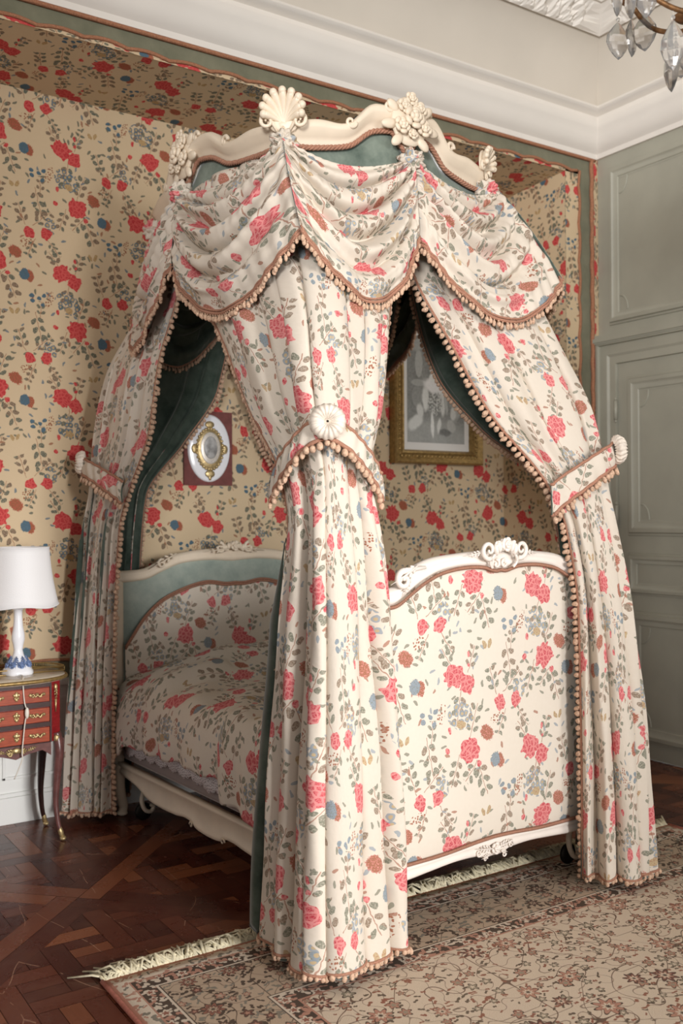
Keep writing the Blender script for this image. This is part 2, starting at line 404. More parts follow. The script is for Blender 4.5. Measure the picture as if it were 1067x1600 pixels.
# floor: parquet drawn plank by plank
def parquet():
    polys = []; cols = []; uvs = []
    def clip(poly, x0, x1, y0, y1):
        for ax, lim, sgn in ((0, x0, 1), (0, x1, -1), (1, y0, 1), (1, y1, -1)):
            out = []
            for i in range(len(poly)):
                a, b = poly[i], poly[(i+1) % len(poly)]; da = sgn*(a[ax]-lim); db = sgn*(b[ax]-lim)
                if da >= 0: out.append(a)
                if da*db < 0: k = da/(da-db); out.append((a[0]+(b[0]-a[0])*k, a[1]+(b[1]-a[1])*k))
            poly = out
            if len(poly) < 3: return []
        return poly
    S = 1.10; bd = .09; gap = .0010; a45 = PI/4
    def emit(poly, ang, tone):
        if len(poly) >= 3: polys.append(poly); cols.append(tone); uvs.append(ang)
    GA = math.radians(45); GO = (1.25, 3.79)
    ca, sa = math.cos(GA), math.sin(GA)
    for i in range(-8, 6):
        for j in range(-8, 6):
            cx, cy = (i+.5)*S, (j+.5)*S
            wx, wy = GO[0]+cx*ca-cy*sa, GO[1]+cx*sa+cy*ca
            if wx < -2.5 or wx > 5.6 or wy < -3.2 or wy > 5.6: continue
            local = []
            h = S/2
            tone = lambda: rng.uniform(0, 1)
            for k in range(4):   # border boards, pinwheel
                a = k*PI/2; r = [(-h, h-bd), (h-bd, h-bd), (h-bd, h), (-h, h)]
                r = [(x+gap if n in (0, 3) else x-gap, y+gap if n in (0, 1) else y-gap) for n, (x, y) in enumerate(r)]
                local.append(([(x*math.cos(a)-y*math.sin(a), x*math.sin(a)+y*math.cos(a)) for x, y in r], a, tone()))
            q, bw = .222, .082; inn = h-bd
            for u in range(-4, 4):
                for v in range(-4, 4):
                    rects = []
                    ev = (u+v) % 2 == 0
                    L = q-bw/2
                    rects.append(((u*q-(L if ev else bw/2), u*q+(L if ev else bw/2), v*q-(bw/2 if ev else L), v*q+(bw/2 if ev else L)), 0 if ev else PI/2))
                    x0, x1, y0, y1 = u*q+bw/2, u*q+q-bw/2, v*q+bw/2, v*q+q-bw/2
                    if ev: rects += [((x0, x1, y0, (y0+y1)/2), 0), ((x0, x1, (y0+y1)/2, y1), 0)]
                    else: rects += [((x0, (x0+x1)/2, y0, y1), PI/2), (((x0+x1)/2, x1, y0, y1), PI/2)]
                    for (a0, a1, b0, b1), an in rects:
                        r = [(a0+gap, b0+gap), (a1-gap, b0+gap), (a1-gap, b1-gap), (a0+gap, b1-gap)]
                        r = [(x*math.cos(a45)-y*math.sin(a45), x*math.sin(a45)+y*math.cos(a45)) for x, y in r]
                        local.append((clip(r, -inn, inn, -inn, inn), an+a45, tone()))
            for pl, an, tn in local:
                emit([(GO[0]+(x+cx)*ca-(y+cy)*sa, GO[1]+(x+cx)*sa+(y+cy)*ca) for x, y in pl], an+GA, tn)
    V = []; F_ = []; A = []; UV = []
    for pl, an, tn in zip(polys, uvs, cols):
        pl = clip(pl, -2.5, XR-.002, -3, YB-.002)
        if len(pl) < 3: continue
        n0 = len(V); o1, o2 = rng.uniform(0, 9), rng.uniform(0, 9)
        for x, y in pl:
            V.append((x, y, 0)); UV.append((x*math.cos(an)+y*math.sin(an)+o1, -x*math.sin(an)+y*math.cos(an)+o2))
        F_.append(tuple(range(n0, n0+len(pl)))); A.append(tn)
    n0 = len(V); V += [(-2.5, -3, -.002), (XR, -3, -.002), (XR, YB, -.002), (-2.5, YB, -.002)]; UV += [(0, 0)]*4
    F_.append((n0, n0+1, n0+2, n0+3)); A.append(-1)
    me = bpy.data.meshes.new('floor'); me.from_pydata(V, [], F_)
    lay = me.uv_layers.new(name='UVMap'); li = np.zeros(len(me.loops), int); me.loops.foreach_get('vertex_index', li)
    lay.data.foreach_set('uv', np.array(UV)[li].ravel())
    at = me.attributes.new('tone', 'FLOAT', 'FACE'); at.data.foreach_set('value', A)
    o = bpy.data.objects.new('floor', me); COL.objects.link(o)
    m, t, b = new_mat('parquet')
    tn = t.node('ShaderNodeAttribute', attribute_name='tone').outputs['Fac']
    uv = t.node('ShaderNodeTexCoord').outputs['UV']; ob = t.node('ShaderNodeTexCoord').outputs['Object']
    g = t.noise(t.v('MULTIPLY', uv, (4, 60, 1)), 2.2, 4, .6)
    base = t.ramp(tn, [(0, C(72, 34, 26)), (.4, C(92, 46, 34)), (.7, C(112, 60, 42)), (1, C(154, 94, 62))])
    base = t.mix(t.m('MULTIPLY', g, .35), base, C(62, 30, 22))
    scr = t.voro(t.v('ADD', t.v('MULTIPLY', ob, (1.3, .5, 1)), t.v('MULTIPLY', t.noise(ob, 2, 1, out=1), (.3, .3, 0))), 2.6, 'DISTANCE_TO_EDGE')
    scm = t.m('MULTIPLY', t.lt(scr, .004), t.m('GREATER_THAN', t.noise(ob, 11, 2), .52))
    base = t.mix(t.m('MULTIPLY', scm, .6), base, C(190, 150, 124))
    wear = t.noise(ob, 3.0, 5, .7)
    base = t.mix(t.m('MULTIPLY', t.m('SUBTRACT', wear, .5, clamp=True), .9, clamp=True), base, C(150, 108, 84))
    base = t.mix(t.lt(tn, -.5), base, C(40, 20, 14))
    t.l.new(base, b.inputs['Base Color'])
    t.l.new(t.m('MULTIPLY_ADD', wear, .28, .14), b.inputs['Roughness'])
    b.inputs['Specular IOR Level'].default_value = .35
    bp = t.node('ShaderNodeBump', {'Strength': .12, 'Distance': .003, 'Height': g}); t.l.new(bp.outputs[0], b.inputs['Normal'])
    me.materials.append(m); struct(o)
parquet()
def wallquad(name, p, ex, ez, uo, mat):
    p = np.array(p, float); ex = np.array(ex, float); ez = np.array(ez, float)
    P = [p, p+ex, p+ex+ez, p+ez]; lx = np.linalg.norm(ex); lz = np.linalg.norm(ez)
    return quad(name, P, [(uo[0], uo[1]), (uo[0]+lx, uo[1]), (uo[0]+lx, uo[1]+lz), (uo[0], uo[1]+lz)], mat)
ZD = .78       # top of green band above the dado
wallquad('wall_back', (-2.5, YB, ZD), (XA+2.5, 0, 0), (0, 0, ZS-ZD), (-2.5, ZD), M['wall_fabric'])
wallquad('wall_alcove_right', (XA, YB, .0), (0, -(YB-YO), 0), (0, 0, ZF), (XA, 0), M['wall_fabric'])
wallquad('wall_alcove_soffit', (-2.5, YB, ZS), (XA+2.5, 0, 0), (0, -(YB-YO), ZF-ZS), (-2.5, .17), M['wall_fabric'])
# dado on the back wall
mb = MB(); mb.box2(-2.5, XA, YB-.012, YB+.01, 0, .69)
mb.box2(-2.5, XA, YB-.030, YB-.010, 0, .13); mb.box2(-2.5, XA, YB-.024, YB-.010, .13, .15)
mb.box2(-2.5, XA, YB-.028, YB-.010, .655, .69)
struct(mb.build('wall_dado', M['dado_paint'], smooth=False, bevel=.003))
mb = MB()
for x0, x1 in ((.45, 1.13), (1.24, 1.75)):
    for a0, a1, z0, z1 in ((x0, x1, .585, .60), (x0, x1, .215, .23), (x0, x0+.015, .215, .60), (x1-.015, x1, .215, .60)):
        mb.box2(a0, a1, YB-.022, YB-.010, z0, z1)
struct(mb.build('trim_1', M['dado_paint'], smooth=False, bevel=.003))
mb = MB(); mb.box2(-2.5, XA, YB-.008, YB, .69, ZD)
struct(mb.build('wall_velvet_band', M['band_velvet'], smooth=False))
mb = MB(); xs = np.linspace(-2.4, XA-.02, 260)
mb.tube([(x, YB-.010, ZD+.006*math.sin(x*14)) for x in xs], .008, 6)
struct(mb.build('trim_2', M['wall_braid']))
# outer plane: header and side strip of green velvet, with a scalloped strip of the floral fabric
ZC = 3.79
mb = MB(); mb.box2(-2.5, XR, YO, YO+.05, ZF+.002, 4.6); mb.box2(XA+.002, XR, YO, YO+.05, 0, ZF+.002)
struct(mb.build('wall_back_outer', M['band_velvet'], smooth=False))
mb = MB(); xs = np.arange(-2.5, XA+.12, .012); top = ZF+.010+.014*np.abs(np.sin(xs*PI/.21))+.003*np.sin(xs*9)
P = np.array([[(x, YO-.004, ZF-.002), (x, YO-.004, z)] for x, z in zip(xs, top)])
mb.grid(P, np.array([[(x, ZS), (x, z)] for x, z in zip(xs, top)]))
zs = np.arange(0, ZF+.03, .012); rt = XA+.115+.012*np.abs(np.sin(zs*PI/.24))-.006
P = np.array([[(XA-.002, YO-.004, z), (x, YO-.004, z)] for z, x in zip(zs, rt)])
mb.grid(P, np.array([[(XA, z), (x, z)] for z, x in zip(zs, rt)]))
struct(mb.build('wall_fabric_return', M['wall_fabric'], smooth=False))
mb = MB(); mb.tube([(x, YO-.010, z) for x, z in zip(xs[xs < XA+.11], top)], .009, 6)
mb.tube([(x, YO-.010, z) for z, x in zip(zs, rt)], .009, 6)
mb.tube([(x, YO-.012, ZC-.008) for x in np.linspace(-2.5, XR-.03, 300)], .014, 6, flat=.8)
mb.tube([(XR-.058+.003*math.sin(z*40), YO-.012, z) for z in np.linspace(0, ZC-.01, 300)], .014, 6)
struct(mb.build('trim_3', M['wall_braid']))
mb = MB(); mb.add([(XR-.045, YO-.012, 0), (XR-.001, YO-.012, 0), (XR-.001, YO-.012, ZC), (XR-.045, YO-.012, ZC)], [(0, 1, 2, 3)], [(0, 0), (.1, 0), (.1, ZC), (0, ZC)])
struct(mb.build('trim_4', M['wall_fabric'], smooth=False))
# cornice, cove, carved moulding, ceiling swept along back and right walls
def sweep_walls(name, prof, mat, n=1, smooth=False, disp=None, step=None):
    mb = MB(); prof = [np.array(p, float) for p in prof]
    pts = []
    if step:
        for x in np.arange(-2.4, XR-.47, step): pts.append(('b', x))
        for y in np.arange(YO-.47, -2.4, -step): pts.append(('r', y))
        pts.insert(0, ('b', -2.5)); 
    rows = []
    if step:
        L = 0
        for k, (s_, v) in enumerate(pts):
            row = []
            for j, (p, z) in enumerate(prof):
                dp = disp(v, j) if disp else 0
                row.append((v, YO-p-dp, z) if s_ == 'b' else (XR-p-dp, v, z))
            if s_ == 'r' and pts[k-1][0] == 'b': rows.append([(XR-p, YO-p, z) for p, z in prof])
            rows.append(row)
    else:
        rows = [[(-2.5, YO-p, z) for p, z in prof], [(XR-p, YO-p, z) for p, z in prof], [(XR-p, -3, z) for p, z in prof]]
    mb.grid(np.array(rows)); return struct(mb.build(name, mat, smooth=smooth, angle=.6))
sweep_walls('trim_5', [(0, ZC), (.022, ZC), (.026, ZC+.03), (.045, ZC+.045), (.075, ZC+.085), (.082, ZC+.12), (.105, ZC+.15), (.112, ZC+.18), (.112, ZC+.20),
                       (.085, ZC+.205), (.082, ZC+.24), (.12, ZC+.255), (.135, ZC+.27), (.13, ZC+.285), (.10, ZC+.285)], M['plaster'], smooth=True)
cz = ZC+.285
cv = [(.10+.27*(1-math.cos(a))*.9, cz+.36*math.sin(a)) for a in np.linspace(0, PI/2*.8, 12)]
sweep_walls('wall_cove', cv, M['cove'], smooth=True)
e0 = cv[-1]
sweep_walls('trim_6', [(e0[0], e0[1]), (e0[0]+.02, e0[1]-.012)]+[(e0[0]+.03+.02*k, e0[1]-.005+.016*k) for k in range(6)]+[(e0[0]+.155, e0[1]+.09)],
            M['plaster'], smooth=False, step=.016, disp=lambda v, j: (0 if j in (0, 1, 8) else float(rng.uniform(-.012, .018)+.012*math.sin(v*60+j))))
e1 = (e0[0]+.155, e0[1]+.09)
sweep_walls('trim_7', [e1, (e1[0]+.02, e1[1]-.004), (e1[0]+.045, e1[1]+.02), (e1[0]+.055, e1[1]+.045)], M['plaster'], smooth=True)
zc = e1[1]+.045; pc = e1[0]+.055
quad('ceiling', [(-2.5, -3, zc), (XR-pc, -3, zc), (XR-pc, YO-pc, zc), (-2.5, YO-pc, zc)], [(0, 0), (1, 0), (1, 1), (0, 1)], M['ceiling'])
# right wall with panels and door
mb = MB(); mb.box2(XR, XR+.08, -3, YO+.05, 0, 4.6)
struct(mb.build('wall_right', M['panel_paint'], smooth=False))
def rect_frame(mb, o, ex, ey, n, x0, x1, y0, y1, prof, mi=0):
    # mitred frame: prof list of (inset from outer edge, height along n)
    o, ex, ey, n = (np.array(a, float) for a in (o, ex, ey, n)); rows = []
    for d, h in prof:
        rows.append([o+ex*(x0+d)+ey*(y0+d)+n*h, o+ex*(x1-d)+ey*(y0+d)+n*h, o+ex*(x1-d)+ey*(y1-d)+n*h, o+ex*(x0+d)+ey*(y1-d)+n*h])
    mb.grid(np.array(rows), closev=True, mi=mi)
def wall_panel(mb, x, y0, y1, z0, z1, w, h=.028, corners=True):
    pr = [(0, 0), (.002, h*.35), (w*.16, h*.45), (w*.22, h*.95), (w*.45, h), (w*.62, h*.55), (w*.85, h*.35), (w*.9, .004), (w, .002)]
    rect_frame(mb, (x, 0, 0), (0, 1, 0), (0, 0, 1), (-1, 0, 0), y0, y1, z0, z1, pr)
    if corners:
        for yy, sy in ((y1-w, -1), (y0+w, 1)):
            for zz, sz in ((z1-w, -1), (z0+w, 1)):
                mb.tube([(x-.003, yy+sy*.085*math.cos(a)*.7, zz+sz*.095*math.sin(a)) for a in np.linspace(0, PI/2, 12)], .006, 6)
mb = MB(); wall_panel(mb, XR, 3.0, 4.225, 2.706, 3.713, .085)
struct(mb.build('trim_8', M['panel_paint'], smooth=True, angle=.5))
# door casing
mb = MB()
prc = [(0, 0), (0, .05), (.02, .055), (.024, .035), (.05, .04), (.085, .04), (.10, .03), (.145, .03), (.15, 0)]
for k in range(1):
    y1, z1, y0 = 4.305, 2.60, 3.1
    rows = []
    for d, h in prc:
        rows.append([(XR-h, y1-d, 0), (XR-h, y1-d, z1-d), (XR-h, y0+d, z1-d), (XR-h, y0+d, 0)])
    mb.grid(np.array(rows))
for z, h, p in ((2.612, .025, .07), (2.635, .022, .055), (2.595, .01, .06)): mb.box2(XR-p, XR, 3.05, 4.31, z-h/2, z+h/2)
struct(mb.build('trim_9', M['panel_paint'], smooth=True, angle=.5, fixn=True))
door = bpy.data.objects.new('door_1', None); COL.objects.link(door); door.location = (XR, 4.15, 0); struct(door)
def dl(mb, name, **k):
    for v in mb.V: v -= np.array((XR, 4.15, 0))
    return mb.build(name, k.pop('mat', M['panel_paint']), door, **k)
mb = MB(); mb.box2(XR-.012, XR-.001, 3.24, 4.152, .004, 2.457)
dl(mb, 'door_leaf', smooth=False)
for z0, z1 in ((1.369, 2.362), (1.004, 1.261), (.102, .904)):
    mb = MB(); wall_panel(mb, XR-.012, 3.32, 4.078, z0, z1, .10 if z1-z0 > .3 else .075, .026, z1-z0 > .3)
    dl(mb, 'door_panel', smooth=True, angle=.5)
for z in (2.16, 1.50, .30):
    mb = MB(); mb.tube([(XR-.032, 4.158, z-.06), (XR-.032, 4.158, z+.06)], .012, 10)
    mb.ball((XR-.032, 4.158, z+.07), .009); mb.ball((XR-.032, 4.158, z-.07), .009)
    dl(mb, 'hinge', mat=M['panel_paint'])
mb = MB(); mb.box2(XR-.02, XR, -3, 3.1, 0, .14); mb.box2(XR-.026, XR, -3, 3.1, .0, .11)
struct(mb.build('baseboard_right', M['panel_paint'], smooth=False))

# ================================================================ RUG
RX0, RX1, RY0, RY1 = 1.085, 3.885, -.95, 3.045
def rug():
    t_ = thing('oriental_rug', 'large beige oriental rug with dark floral borders and cream fringe', 'rug', (RX0, RY1, 0))
    nx, ny = 60, 80; xs = np.linspace(RX0, RX1, nx); ys = np.linspace(RY0, RY1, ny)
    z = lambda x, y: .010+.0012*math.sin(x*7)*math.sin(y*5)
    P = np.array([[(x-RX0, y-RY1, z(x, y)) for y in ys] for x in xs]); uv = np.array([[(x-RX0, RY1-y) for y in ys] for x in xs])
    mb = MB(); mb.grid(P, uv, flip=True)
    m, t, b = new_mat('rug_pile'); W_, L_ = RX1-RX0, RY1-RY0
    uvn = t.node('ShaderNodeTexCoord').outputs['UV']; q = t.sep(uvn)
    dx = t.m('MINIMUM', q[0], t.m('SUBTRACT', W_, q[0])); dy = t.m('MINIMUM', q[1], t.m('SUBTRACT', L_, q[1]))
    d = t.m('MINIMUM', dx, dy)
    beige, lb, dark, pink, rust, grey, wine = C(216, 200, 180), C(222, 208, 190), C(46, 34, 34), C(184, 134, 116), C(146, 88, 74), C(124, 122, 112), C(92, 46, 46)
    wob = t.node('ShaderNodeTexNoise', {'Vector': uvn, 'Scale': 9, 'Detail': 2}).outputs[1]
    pv = t.v('ADD', uvn, t.v('MULTIPLY_ADD', wob, (.07, .07, 0), (-.035, -.035, 0)))
    def flowers(vec, scale, rad, npet, amp, seed=0.0, rnd=.75):
        v = t.node('ShaderNodeTexVoronoi', {'Vector': vec, 'Scale': scale, 'Randomness': rnd}, feature='F1', voronoi_dimensions='2D')
        rel = t.v('SUBTRACT', t.v('MULTIPLY', vec, (scale, scale, 0)), t.v('MULTIPLY', v.outputs['Position'], (scale, scale, 0)))
        r = t.sep(rel); ang = t.m('ARCTAN2', r[1], r[0]); ln = t.v('LENGTH', rel)
        ph = t.sep(v.outputs['Color'])
        lobes = t.m('MULTIPLY_ADD', t.m('SINE', t.m('MULTIPLY_ADD', ang, float(npet), t.m('MULTIPLY', ph[0], 6.0))), amp, 1.0)
        sz = t.m('MULTIPLY_ADD', ph[1], .5, .6)
        return t.m('DIVIDE', ln, t.m('MULTIPLY', t.m('MULTIPLY', lobes, sz), rad)), ph
    f1, c1 = flowers(uvn, 6.6, .25, 8, .30)
    f2, c2 = flowers(uvn, 15, .30, 5, .3)
    f3, c3 = flowers(pv, 34, .33, 2, .65, rnd=1.0)
    vine1 = t.m('ABSOLUTE', t.m('SUBTRACT', t.noise(uvn, 7.5, 0.0), .5))
    vine2 = t.m('ABSOLUTE', t.m('SUBTRACT', t.noise(t.v('ADD', uvn, (3.3, 1.7, 0)), 15, 0.0), .47))
    def fieldmix(ground, vcol, c3a, c3b, c2a, c2b, c1a, c1b, sc3, pr):
        col = t.mix(t.m('MULTIPLY', t.lt(vine2, .012), .7), ground, vcol)
        col = t.mix(t.m('MULTIPLY', t.lt(vine1, .0075), .95), col, vcol)
        col = t.mix(t.m('MULTIPLY', t.lt(f3, sc3), t.lt(c3[0], pr+.1)), col, t.mix(t.m('GREATER_THAN', c3[2], .5), c3a, c3b))
        m2 = t.lt(c2[0], pr)
        col = t.mix(t.m('MULTIPLY', t.lt(f2, 1.0), m2), col, dark)
        col = t.mix(t.m('MULTIPLY', t.lt(f2, .78), m2), col, t.mix(t.m('GREATER_THAN', c2[2], .5), c2a, c2b))
        col = t.mix(t.m('MULTIPLY', t.lt(f2, .38), m2), col, t.mix(t.m('GREATER_THAN', c2[2], .5), c2b, ground))
        m1 = t.lt(c1[0], pr+.05)
        col = t.mix(t.m('MULTIPLY', t.lt(f1, 1.0), m1), col, dark)
        col = t.mix(t.m('MULTIPLY', t.lt(f1, .86), m1), col, t.mix(t.m('GREATER_THAN', c1[2], .45), c1a, c1b))
        col = t.mix(t.m('MULTIPLY', t.lt(f1, .60), m1), col, c2a)
        col = t.mix(t.m('MULTIPLY', t.lt(f1, .42), m1), col, ground)
        col = t.mix(t.m('MULTIPLY', t.lt(f1, .2), m1), col, dark)
        return col
    field = fieldmix(beige, C(88, 62, 52), C(84, 74, 64), C(140, 84, 68), C(176, 128, 110), C(150, 142, 124), wine, pink, .85, .46)
    main = fieldmix(C(190, 168, 146), C(70, 54, 48), dark, grey, wine, pink, dark, rust, 1.05, .62)
    strip = t.mix(t.lt(f3, 1.35), dark, t.mix(t.m('GREATER_THAN', c3[2], .4), lb, pink))
    strip = t.mix(t.lt(f2, .9), strip, lb); strip = t.mix(t.lt(f2, .5), strip, rust)
    light = t.mix(t.lt(f3, 1.1), lb, t.mix(t.m('GREATER_THAN', c3[2], .4), grey, pink))
    def band(lo, hi, col, cur): 
        return t.mix(t.m('MULTIPLY', t.m('GREATER_THAN', d, lo), t.lt(d, hi)), cur, col)
    col = field
    col = band(-1, .016, C(196, 138, 120), col); col = band(.016, .060, light, col); col = band(.060, .066, pink, col)
    col = band(.066, .125, strip, col); col = band(.125, .133, lb, col); col = band(.133, .137, dark, col)
    col = band(.137, .385, main, col); col = band(.385, .389, dark, col); col = band(.389, .397, lb, col)
    col = band(.397, .455, strip, col); col = band(.455, .463, pink, col)
    pile = t.noise(uvn, 260, 2); col = t.mix(t.m('MULTIPLY', pile, .15), col, C(150, 128, 108))
    age = t.noise(uvn, 2.2, 4); col = t.mix(t.m('MULTIPLY', age, .22), col, C(204, 182, 158))
    t.l.new(col, b.inputs['Base Color']); b.inputs['Roughness'].default_value = .95; b.inputs['Specular IOR Level'].default_value = .1
    bp = t.node('ShaderNodeBump', {'Strength': .5, 'Distance': .004, 'Height': pile}); t.l.new(bp.outputs[0], b.inputs['Normal'])
    mb.build('pile', m, t_, solid=.008)
    mb = MB()
    for k in range(900):
        x = rng.uniform(0, W_); l = rng.uniform(.05, .12); a = rng.normal(0, .5)
        p0 = np.array((x, -.002, .009)); p1 = p0+np.array((math.sin(a)*l*.5, l*.5*math.cos(a*.5), rng.uniform(0, .024))); p2 = p0+np.array((math.sin(a*1.6)*l, l*math.cos(a*.6), -.004))
        mb.tube([p0, p1, p2], [.005, .0045, .003], 4)
    mb.build('fringe', M['fringe_wool'], t_)['kind'] = 'stuff'
    sm_ = simple('rug_selvedge', C(178, 110, 94), .95, noise=.2, nscale=80)
    for xx_ in (-.004, W_+.004):
        mb = MB(); mb.tube([(xx_, y, .008) for y in np.linspace(-L_, 0, 60)], .008, 6); mb.build('selvedge', sm_, t_)
rug()

# ================================================================ BED
BX, BY, BA = 2.52, 2.80, math.radians(2.8)
bed = thing('bed', 'cream carved bed with floral upholstered headboard and tall floral footboard', 'bed', (BX, BY, 0), BA)
HW = .68
def smooth_curve(pts, n=14): return spline(pts, n)
# footboard outline (x, z), half, mirrored
fo = [(0, 1.372), (.10, 1.368), (.20, 1.362), (.32, 1.350), (.40, 1.325), (.455, 1.285), (.49, 1.255), (.56, 1.245), (.64, 1.24), (HW, 1.232)]
fi = [(0, 1.300), (.03, 1.296), (.10, 1.312), (.20, 1.312), (.30, 1.296), (.38, 1.262), (.44, 1.225), (.50, 1.19), (.58, 1.185), (.63, 1.18)]
fb = [(0, .205), (.05, .205), (.09, .218), (.20, .222), (.32, .214), (.45, .205), (.56, .21), (HW, .20)]
fbi = [(0, .278), (.10, .274), (.25, .264), (.40, .262), (.55, .264), (.63, .27)]
def mirror(pts, n=10):
    r = spline(pts, n); l = [(-x, z) for x, z in r[::-1]]; return np.array(list(l)+list(r[1:]))
def at_x(curve, xs): return np.interp(xs, curve[:, 0], curve[:, 1])
def lean(z, top): return -.045*max(0, (z-.75)/(top-.75))**2      # rolls outward at the top
def board(parent, yc, sgn, outer, inner, bot, boti, th, lean_on, fabric_front, names, mats, xin=.63):
    """sgn=-1: decorated face looks to -y (footboard), +1 both similar."""
    xs = np.linspace(-HW, HW, 121); zo = at_x(mirror(outer), xs); zi = at_x(mirror(inner), np.clip(xs, -xin, xin)); zb = at_x(mirror(bot), xs)
    L = lambda z: (lean(z, 1.38) if lean_on else 0)
    # upholstered panel: bulging slab
    nz = 40; P = []; UV = []
    xp = np.linspace(-xin, xin, 61); ztop = at_x(mirror(inner), xp)+.012; zbt = (at_x(mirror(boti), xp) if boti is not None else np.full_like(xp, .30))-.012
    for side in (-1, 1):
        P = []; UV = []
        for k, x in enumerate(xp):
            r = []; u = []
            for j in range(nz+1):
                f = j/nz; z = zbt[k]+(ztop[k]-zbt[k])*f
                bul = .022*(1-(abs(x)/xin)**6)*(1-abs(2*f-1)**8)
                r.append((x, yc+side*(th*.30+bul)+L(z), z)); u.append((x*side*-1+3.33, z))
            P.append(r); UV.append(u)
        mbp.grid(P, UV, flip=(side == 1)) if False else None
        m_ = MB(); m_.grid(np.array(P), np.array(UV), flip=(side == 1))
        m_.build(names[0] if side == -1 else names[0]+'_back', fabric_front, parent)
    # top rail: moulded, swept along the outline
    prof = [(0, 1.0), (.25, .96), (.5, .80), (.62, .62), (.50, .50), (.62, .36), (.70, .22), (.52, .10), (.40, .0)]   # (y/halfthick, height fraction)
    full = [(-a, b) for a, b in prof[::-1]]+[(a, b) for a, b in prof[1:]]
    rows = []
    zi2 = np.where(np.abs(xs) <= xin, zi, zi)
    for x, a, b in zip(xs, zo, zi2):
        rows.append([(x, yc+f*th*1.05+L(b+(a-b)*g), b+(a-b)*g) for f, g in full])
    m_ = MB(); m_.grid(np.array(rows), closev=True)
    # bottom rail
    if boti is not None:
        zbi = at_x(mirror(boti), np.clip(xs, -xin, xin)); rows = []
        p2 = [(.40, 1.0), (.62, .90), (.66, .70), (.50, .60), (.62, .42), (.66, .18), (.5, .04), (.2, 0)]
        full2 = [(-a, b) for a, b in p2]+[(a, b) for a, b in p2[::-1]]
        for x, a, b in zip(xs, zbi, zb): rows.append([(x, yc+f*th, b+(a-b)*g) for f, g in full2])
        m_.grid(np.array(rows), closev=True, flip=True)
    for s_ in (-1, 1):   # stiles
        zt = zo[0]; rows = []
        for z in np.linspace(.14 if boti is not None else .10, zt-.005, 30):
            c_ = s_*(HW-.02); hw = .034
            rows.append([(c_+hw*math.cos(a), yc+L(z)+th*.62*math.sin(a), z) for a in np.linspace(0, 2*PI, 14, endpoint=False)])
        m_.grid(np.array(rows), closev=True, flip=True)
    m_.build(names[1], mats[0], parent, fixn=True)
    return L
# carving helpers
def rose_carving(mb, c, r, n=(0, -1, 0)):
    c = np.array(c, float); n = np.array(n, float); n /= np.linalg.norm(n)
    a = np.cross(n, [0, 0, 1.]); 
    if np.linalg.norm(a) < .1: a = np.array([1., 0, 0])
    a /= np.linalg.norm(a); b = np.cross(n, a)
    mb.ball(c+n*r*.35, r*.32, 8, 6)
    for ring, (cnt, rr, pr, h) in enumerate(((4, .36, .34, .30), (5, .74, .46, .06))):
        for k in range(cnt):
            t = 2*PI*k/cnt+ring*.5; d = a*math.cos(t)+b*math.sin(t); e = np.cross(n, d)
            mb.ell(c+d*r*rr+n*r*h, np.array([d*r*pr*.8+n*r*.12, e*r*pr*1.15, n*r*.24-d*r*.06]).T, 9, 7)
def leaf_carving(mb, p0, p1, wd, n=(0, -1, 0), th=.4):
    p0 = np.array(p0, float); p1 = np.array(p1, float); n = np.array(n, float); d = p1-p0; L = np.linalg.norm(d); d /= L; e = np.cross(n, d)
    for k in range(5):
        f = .15+.17*k; sp = wd*math.sin(PI*min(1, f+.12))*.8
        for s_ in (-1, 1):
            q = d*.75+s_*e*.65
            mb.ell(p0+d*L*f+s_*e*sp*.45+n*wd*.1, np.array([q*sp*.6, np.cross(n, q)*sp*.25, n*wd*th*.5]).T, 6, 4)
    mb.tube([p0+n*wd*.2, p0+d*L*.5+n*wd*.35, p1], [wd*.16, wd*.12, wd*.04], 6)
def scroll(mb, c, r, turns, start, n=(0, -1, 0), hand=1, w0=.3, tail=None, up=(0, 0, 1)):
    c = np.array(c, float); n = np.array(n, float); n /= np.linalg.norm(n); up = np.array(up, float); a = np.cross(up, n); a /= np.linalg.norm(a)+1e-9
    pts = []; rr = []
    for k, t in enumerate(np.linspace(0, 1, 26)):
        th = start+hand*turns*2*PI*t; rad = r*(1-t)**.85+r*.08
        pts.append(c+a*rad*math.cos(th)+up*rad*math.sin(th)+n*r*.25*t); rr.append(r*w0*(1-.55*t))
    if tail is not None: pts.insert(0, np.array(tail, float)); rr.insert(0, r*w0*.5)
    mb.tube(pts, rr, 7)
